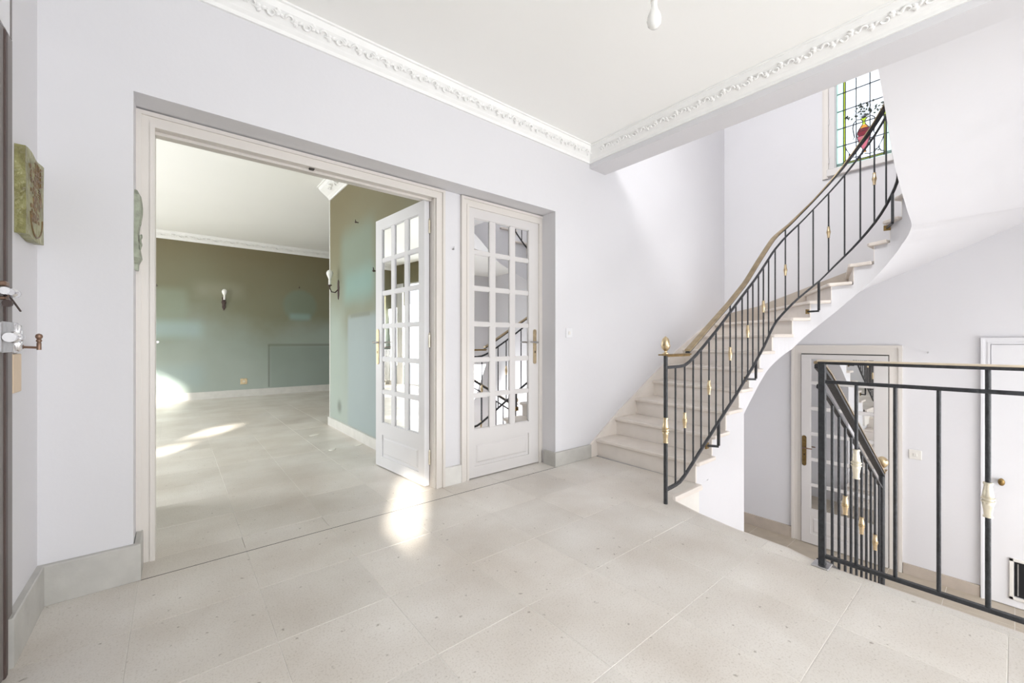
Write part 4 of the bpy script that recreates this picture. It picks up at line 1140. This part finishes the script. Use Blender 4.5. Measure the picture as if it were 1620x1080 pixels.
# switches
def switch(name, loc, rz, label, s=.04, m='plastic'):
    r = empty(name, loc, rz); tag(r, label, 'switch')
    b = MB(); b.cbox(-s, s, -.008, 0, -s, s, .003); b.build('plate', M[m], r)
    b = MB(); b.cbox(-s * .3, s * .3, -.014, -.008, -s * .35, s * .35, .002); b.build('rocker', M['plastic'], r)
switch('light_switch', (2.59, YA, 1.10), 0, 'small white square light switch on the wall beside the stairs', .04, 'whitedoor')
switch('light_switch', (XF, .61, -.065), -PI / 2, 'cream light switch on the lower hall wall between the doors', .045)
# brass outlet
r = empty('wall_outlet', (1.02, YL2, .285)); tag(r, 'brass wall outlet low on the far green wall', 'outlet')
b = MB(); b.cbox(-.055, .055, -.01, 0, -.055, .055, .004); b.build('plate', M['brass'], r)
b = MB(); b.lathe([(.02, -.02), (.024, -.012), (.024, -.009)], (0, 0, 0), 14, axis='y'); b.build('socket', M['brass_pale'], r)
# outlet behind door? nails and hooks
def nail(name, loc, d, label, s=1.0, m='frame_dark', cat='hook'):
    o = MB(); d = Vector(d); p = Vector(loc)
    o.tube([p, p + d * .02 * s], .004 * s, 6); o.ball(p + d * .022 * s, .008 * s, (1, 1, 1), 6)
    o.tube([p + d * .02 * s, p + d * .024 * s + Vector((0, 0, .02 * s))], .003 * s, 6)
    ob = o.build(name, M[m]); tag(ob, label, cat)
nail('picture_hook', (1.97, YL2, 2.13), (0, -1, 0), 'dark picture hook above the round ghost mark on the far wall', 1.6)
nail('picture_hook', (1.5, 4.38, 2.28), (-1, 0, 0), 'dark picture hook high on the green side wall', 1.3)
nail('picture_hook', (1.5, 3.86, 1.70), (-1, 0, 0), 'round dark hook on the green wall beside the open door', 1.6)
nail('picture_hook', (1.553, YN, 1.69), (0, -1, 0), 'small steel hook on the white strip between the two doors', .9, 'steel')
nail('picture_hook', (-.23, YL2, 1.98), (0, -1, 0), 'dark hook on the far wall beside the left jamb', 1.6)

nail('picture_hook', (XF, .52, .92), (-1, 0, 0), 'tiny pale hook on the wall above the lower glazed door', .7, 'steel')

# sconces
def sconce(loc, rz, label, sc=1.0):
    r = empty('wall_sconce', loc, rz); r.scale = (sc, sc, sc); tag(r, label, 'wall lamp', 'bare wall lamps in the living room')
    b = MB(); pts = [(0, .10), (.028, .07), (.022, .04), (.034, 0), (.022, -.04), (.026, -.08), (0, -.14), (-.026, -.08), (-.022, -.04), (-.034, 0), (-.022, .04), (-.028, .07)]
    n = len(pts); b.add([(x, 0, z) for x, z in pts] + [(x * .8, -.010, z * .9) for x, z in pts], [tuple(range(n)), tuple(range(n, 2 * n))] + [(i, (i + 1) % n, n + (i + 1) % n, n + i) for i in range(n)])
    b.build('backplate', M['frame_dark'], r)
    b = MB(); b.tube([(0, -.01, -.02), (0, -.04, -.055), (0, -.08, -.05), (0, -.10, -.01), (0, -.10, .02)], .007, 8); b.lathe([(.008, .015), (.024, .022), (.026, .028), (.010, .032)], (0, -.10, 0), 12)
    b.build('arm', M['frame_dark'], r)
    b = MB(); b.lathe([(.014, .03), (.014, .085), (.010, .09)], (0, -.10, 0), 12); b.build('candle_sleeve', M['bulb'], r)
    b = MB(); b.lathe([(.012, .088), (.014, .10), (.026, .125), (.036, .152), (.036, .172), (.026, .192), (.010, .202), (.001, .204)], (0, -.10, 0), 14); b.build('bulb', M['bulb'], r)
sconce((.71, YL2, 1.76), 0, 'dark metal wall lamp with bare white bulb on the far green wall', 1.15)
sconce((1.5, 5.05, 1.66), -PI / 2, 'dark metal wall lamp with bare bulb near the corner of the side wall', 1.0)

# radiator
rad = empty('radiator', (-2.30, YL2 - .12, .0)); tag(rad, 'white column radiator on the far wall, seen in the door mirrors', 'radiator')
sec = MB()
sec.tube([(0, -.05, .12), (0, -.05, .84)], .016, 8); sec.tube([(0, .05, .12), (0, .05, .84)], .016, 8)
sec.tube([(0, -.06, .84), (0, .06, .84)], .02, 8); sec.tube([(0, -.06, .12), (0, .06, .12)], .02, 8)
sm_ = sec.mesh('column', M['radiator'])
for k in range(11): link('column', sm_, rad, (-.20 + .05 * k, 0, 0))
b = MB(); b.box(-.20, -.18, -.05, .05, 0, .12); b.box(.28, .30, -.05, .05, 0, .12); b.build('foot', M['radiator'], rad)
b = MB(); b.cbox(-.26, .36, -.10, .10, .90, .92, .004); b.build('shelf', M['frame_dark'], rad)
for xx, side_ in ((8.84, 1), (7.3, -1)):
    b = MB(); vs = []; n = 28
    for i in range(n + 1):
        y = xx - side_ * .06 + (-.13 + .26 * i / n); x = -2.52 + .02 * math.sin(i * 1.35)
        vs += [(x, y, .02), (x, y, 2.42)]
    b.add(vs, [(2 * i, 2 * i + 2, 2 * i + 3, 2 * i + 1) for i in range(n)], True)
    o = b.build('curtain', M['curtain']); so = o.modifiers.new('thick', 'SOLIDIFY'); so.thickness = .004
    tag(o, 'white hanging curtain at the %s side of the french window seen in the mirrors' % ('far' if side_ > 0 else 'near'), 'curtain')

# scraps on the living room floor
def scrap(x, y, sx, sy, rz, label):
    b = MB(); n = 9; pts = []
    for i in range(n):
        th = 2 * PI * i / n; r_ = .7 + .3 * random.random(); pts.append((math.cos(th) * sx * r_, math.sin(th) * sy * r_))
    b.add([(x_, y_, .0005) for x_, y_ in pts] + [(x_ * .97, y_ * .97, .003 + .004 * random.random()) for x_, y_ in pts],
          [tuple(range(n))[::-1], tuple(range(n, 2 * n))] + [(i, (i + 1) % n, n + (i + 1) % n, n + i) for i in range(n)])
    o = b.build('paper_scrap', M['paper']); o.location = (x, y, 0); o.rotation_euler = (0, 0, rz); tag(o, label, 'scrap', 'pale scraps on the living room floor')
random.seed(4)
scrap(1.19, 4.89, .07, .05, .3, 'pale scrap on the living room floor, farthest from the doorway')
scrap(1.166, 4.12, .055, .035, 1.0, 'pale scrap on the living room floor, left of the open door')
scrap(1.42, 4.13, .05, .03, .2, 'pale scrap on the floor against the white skirting')
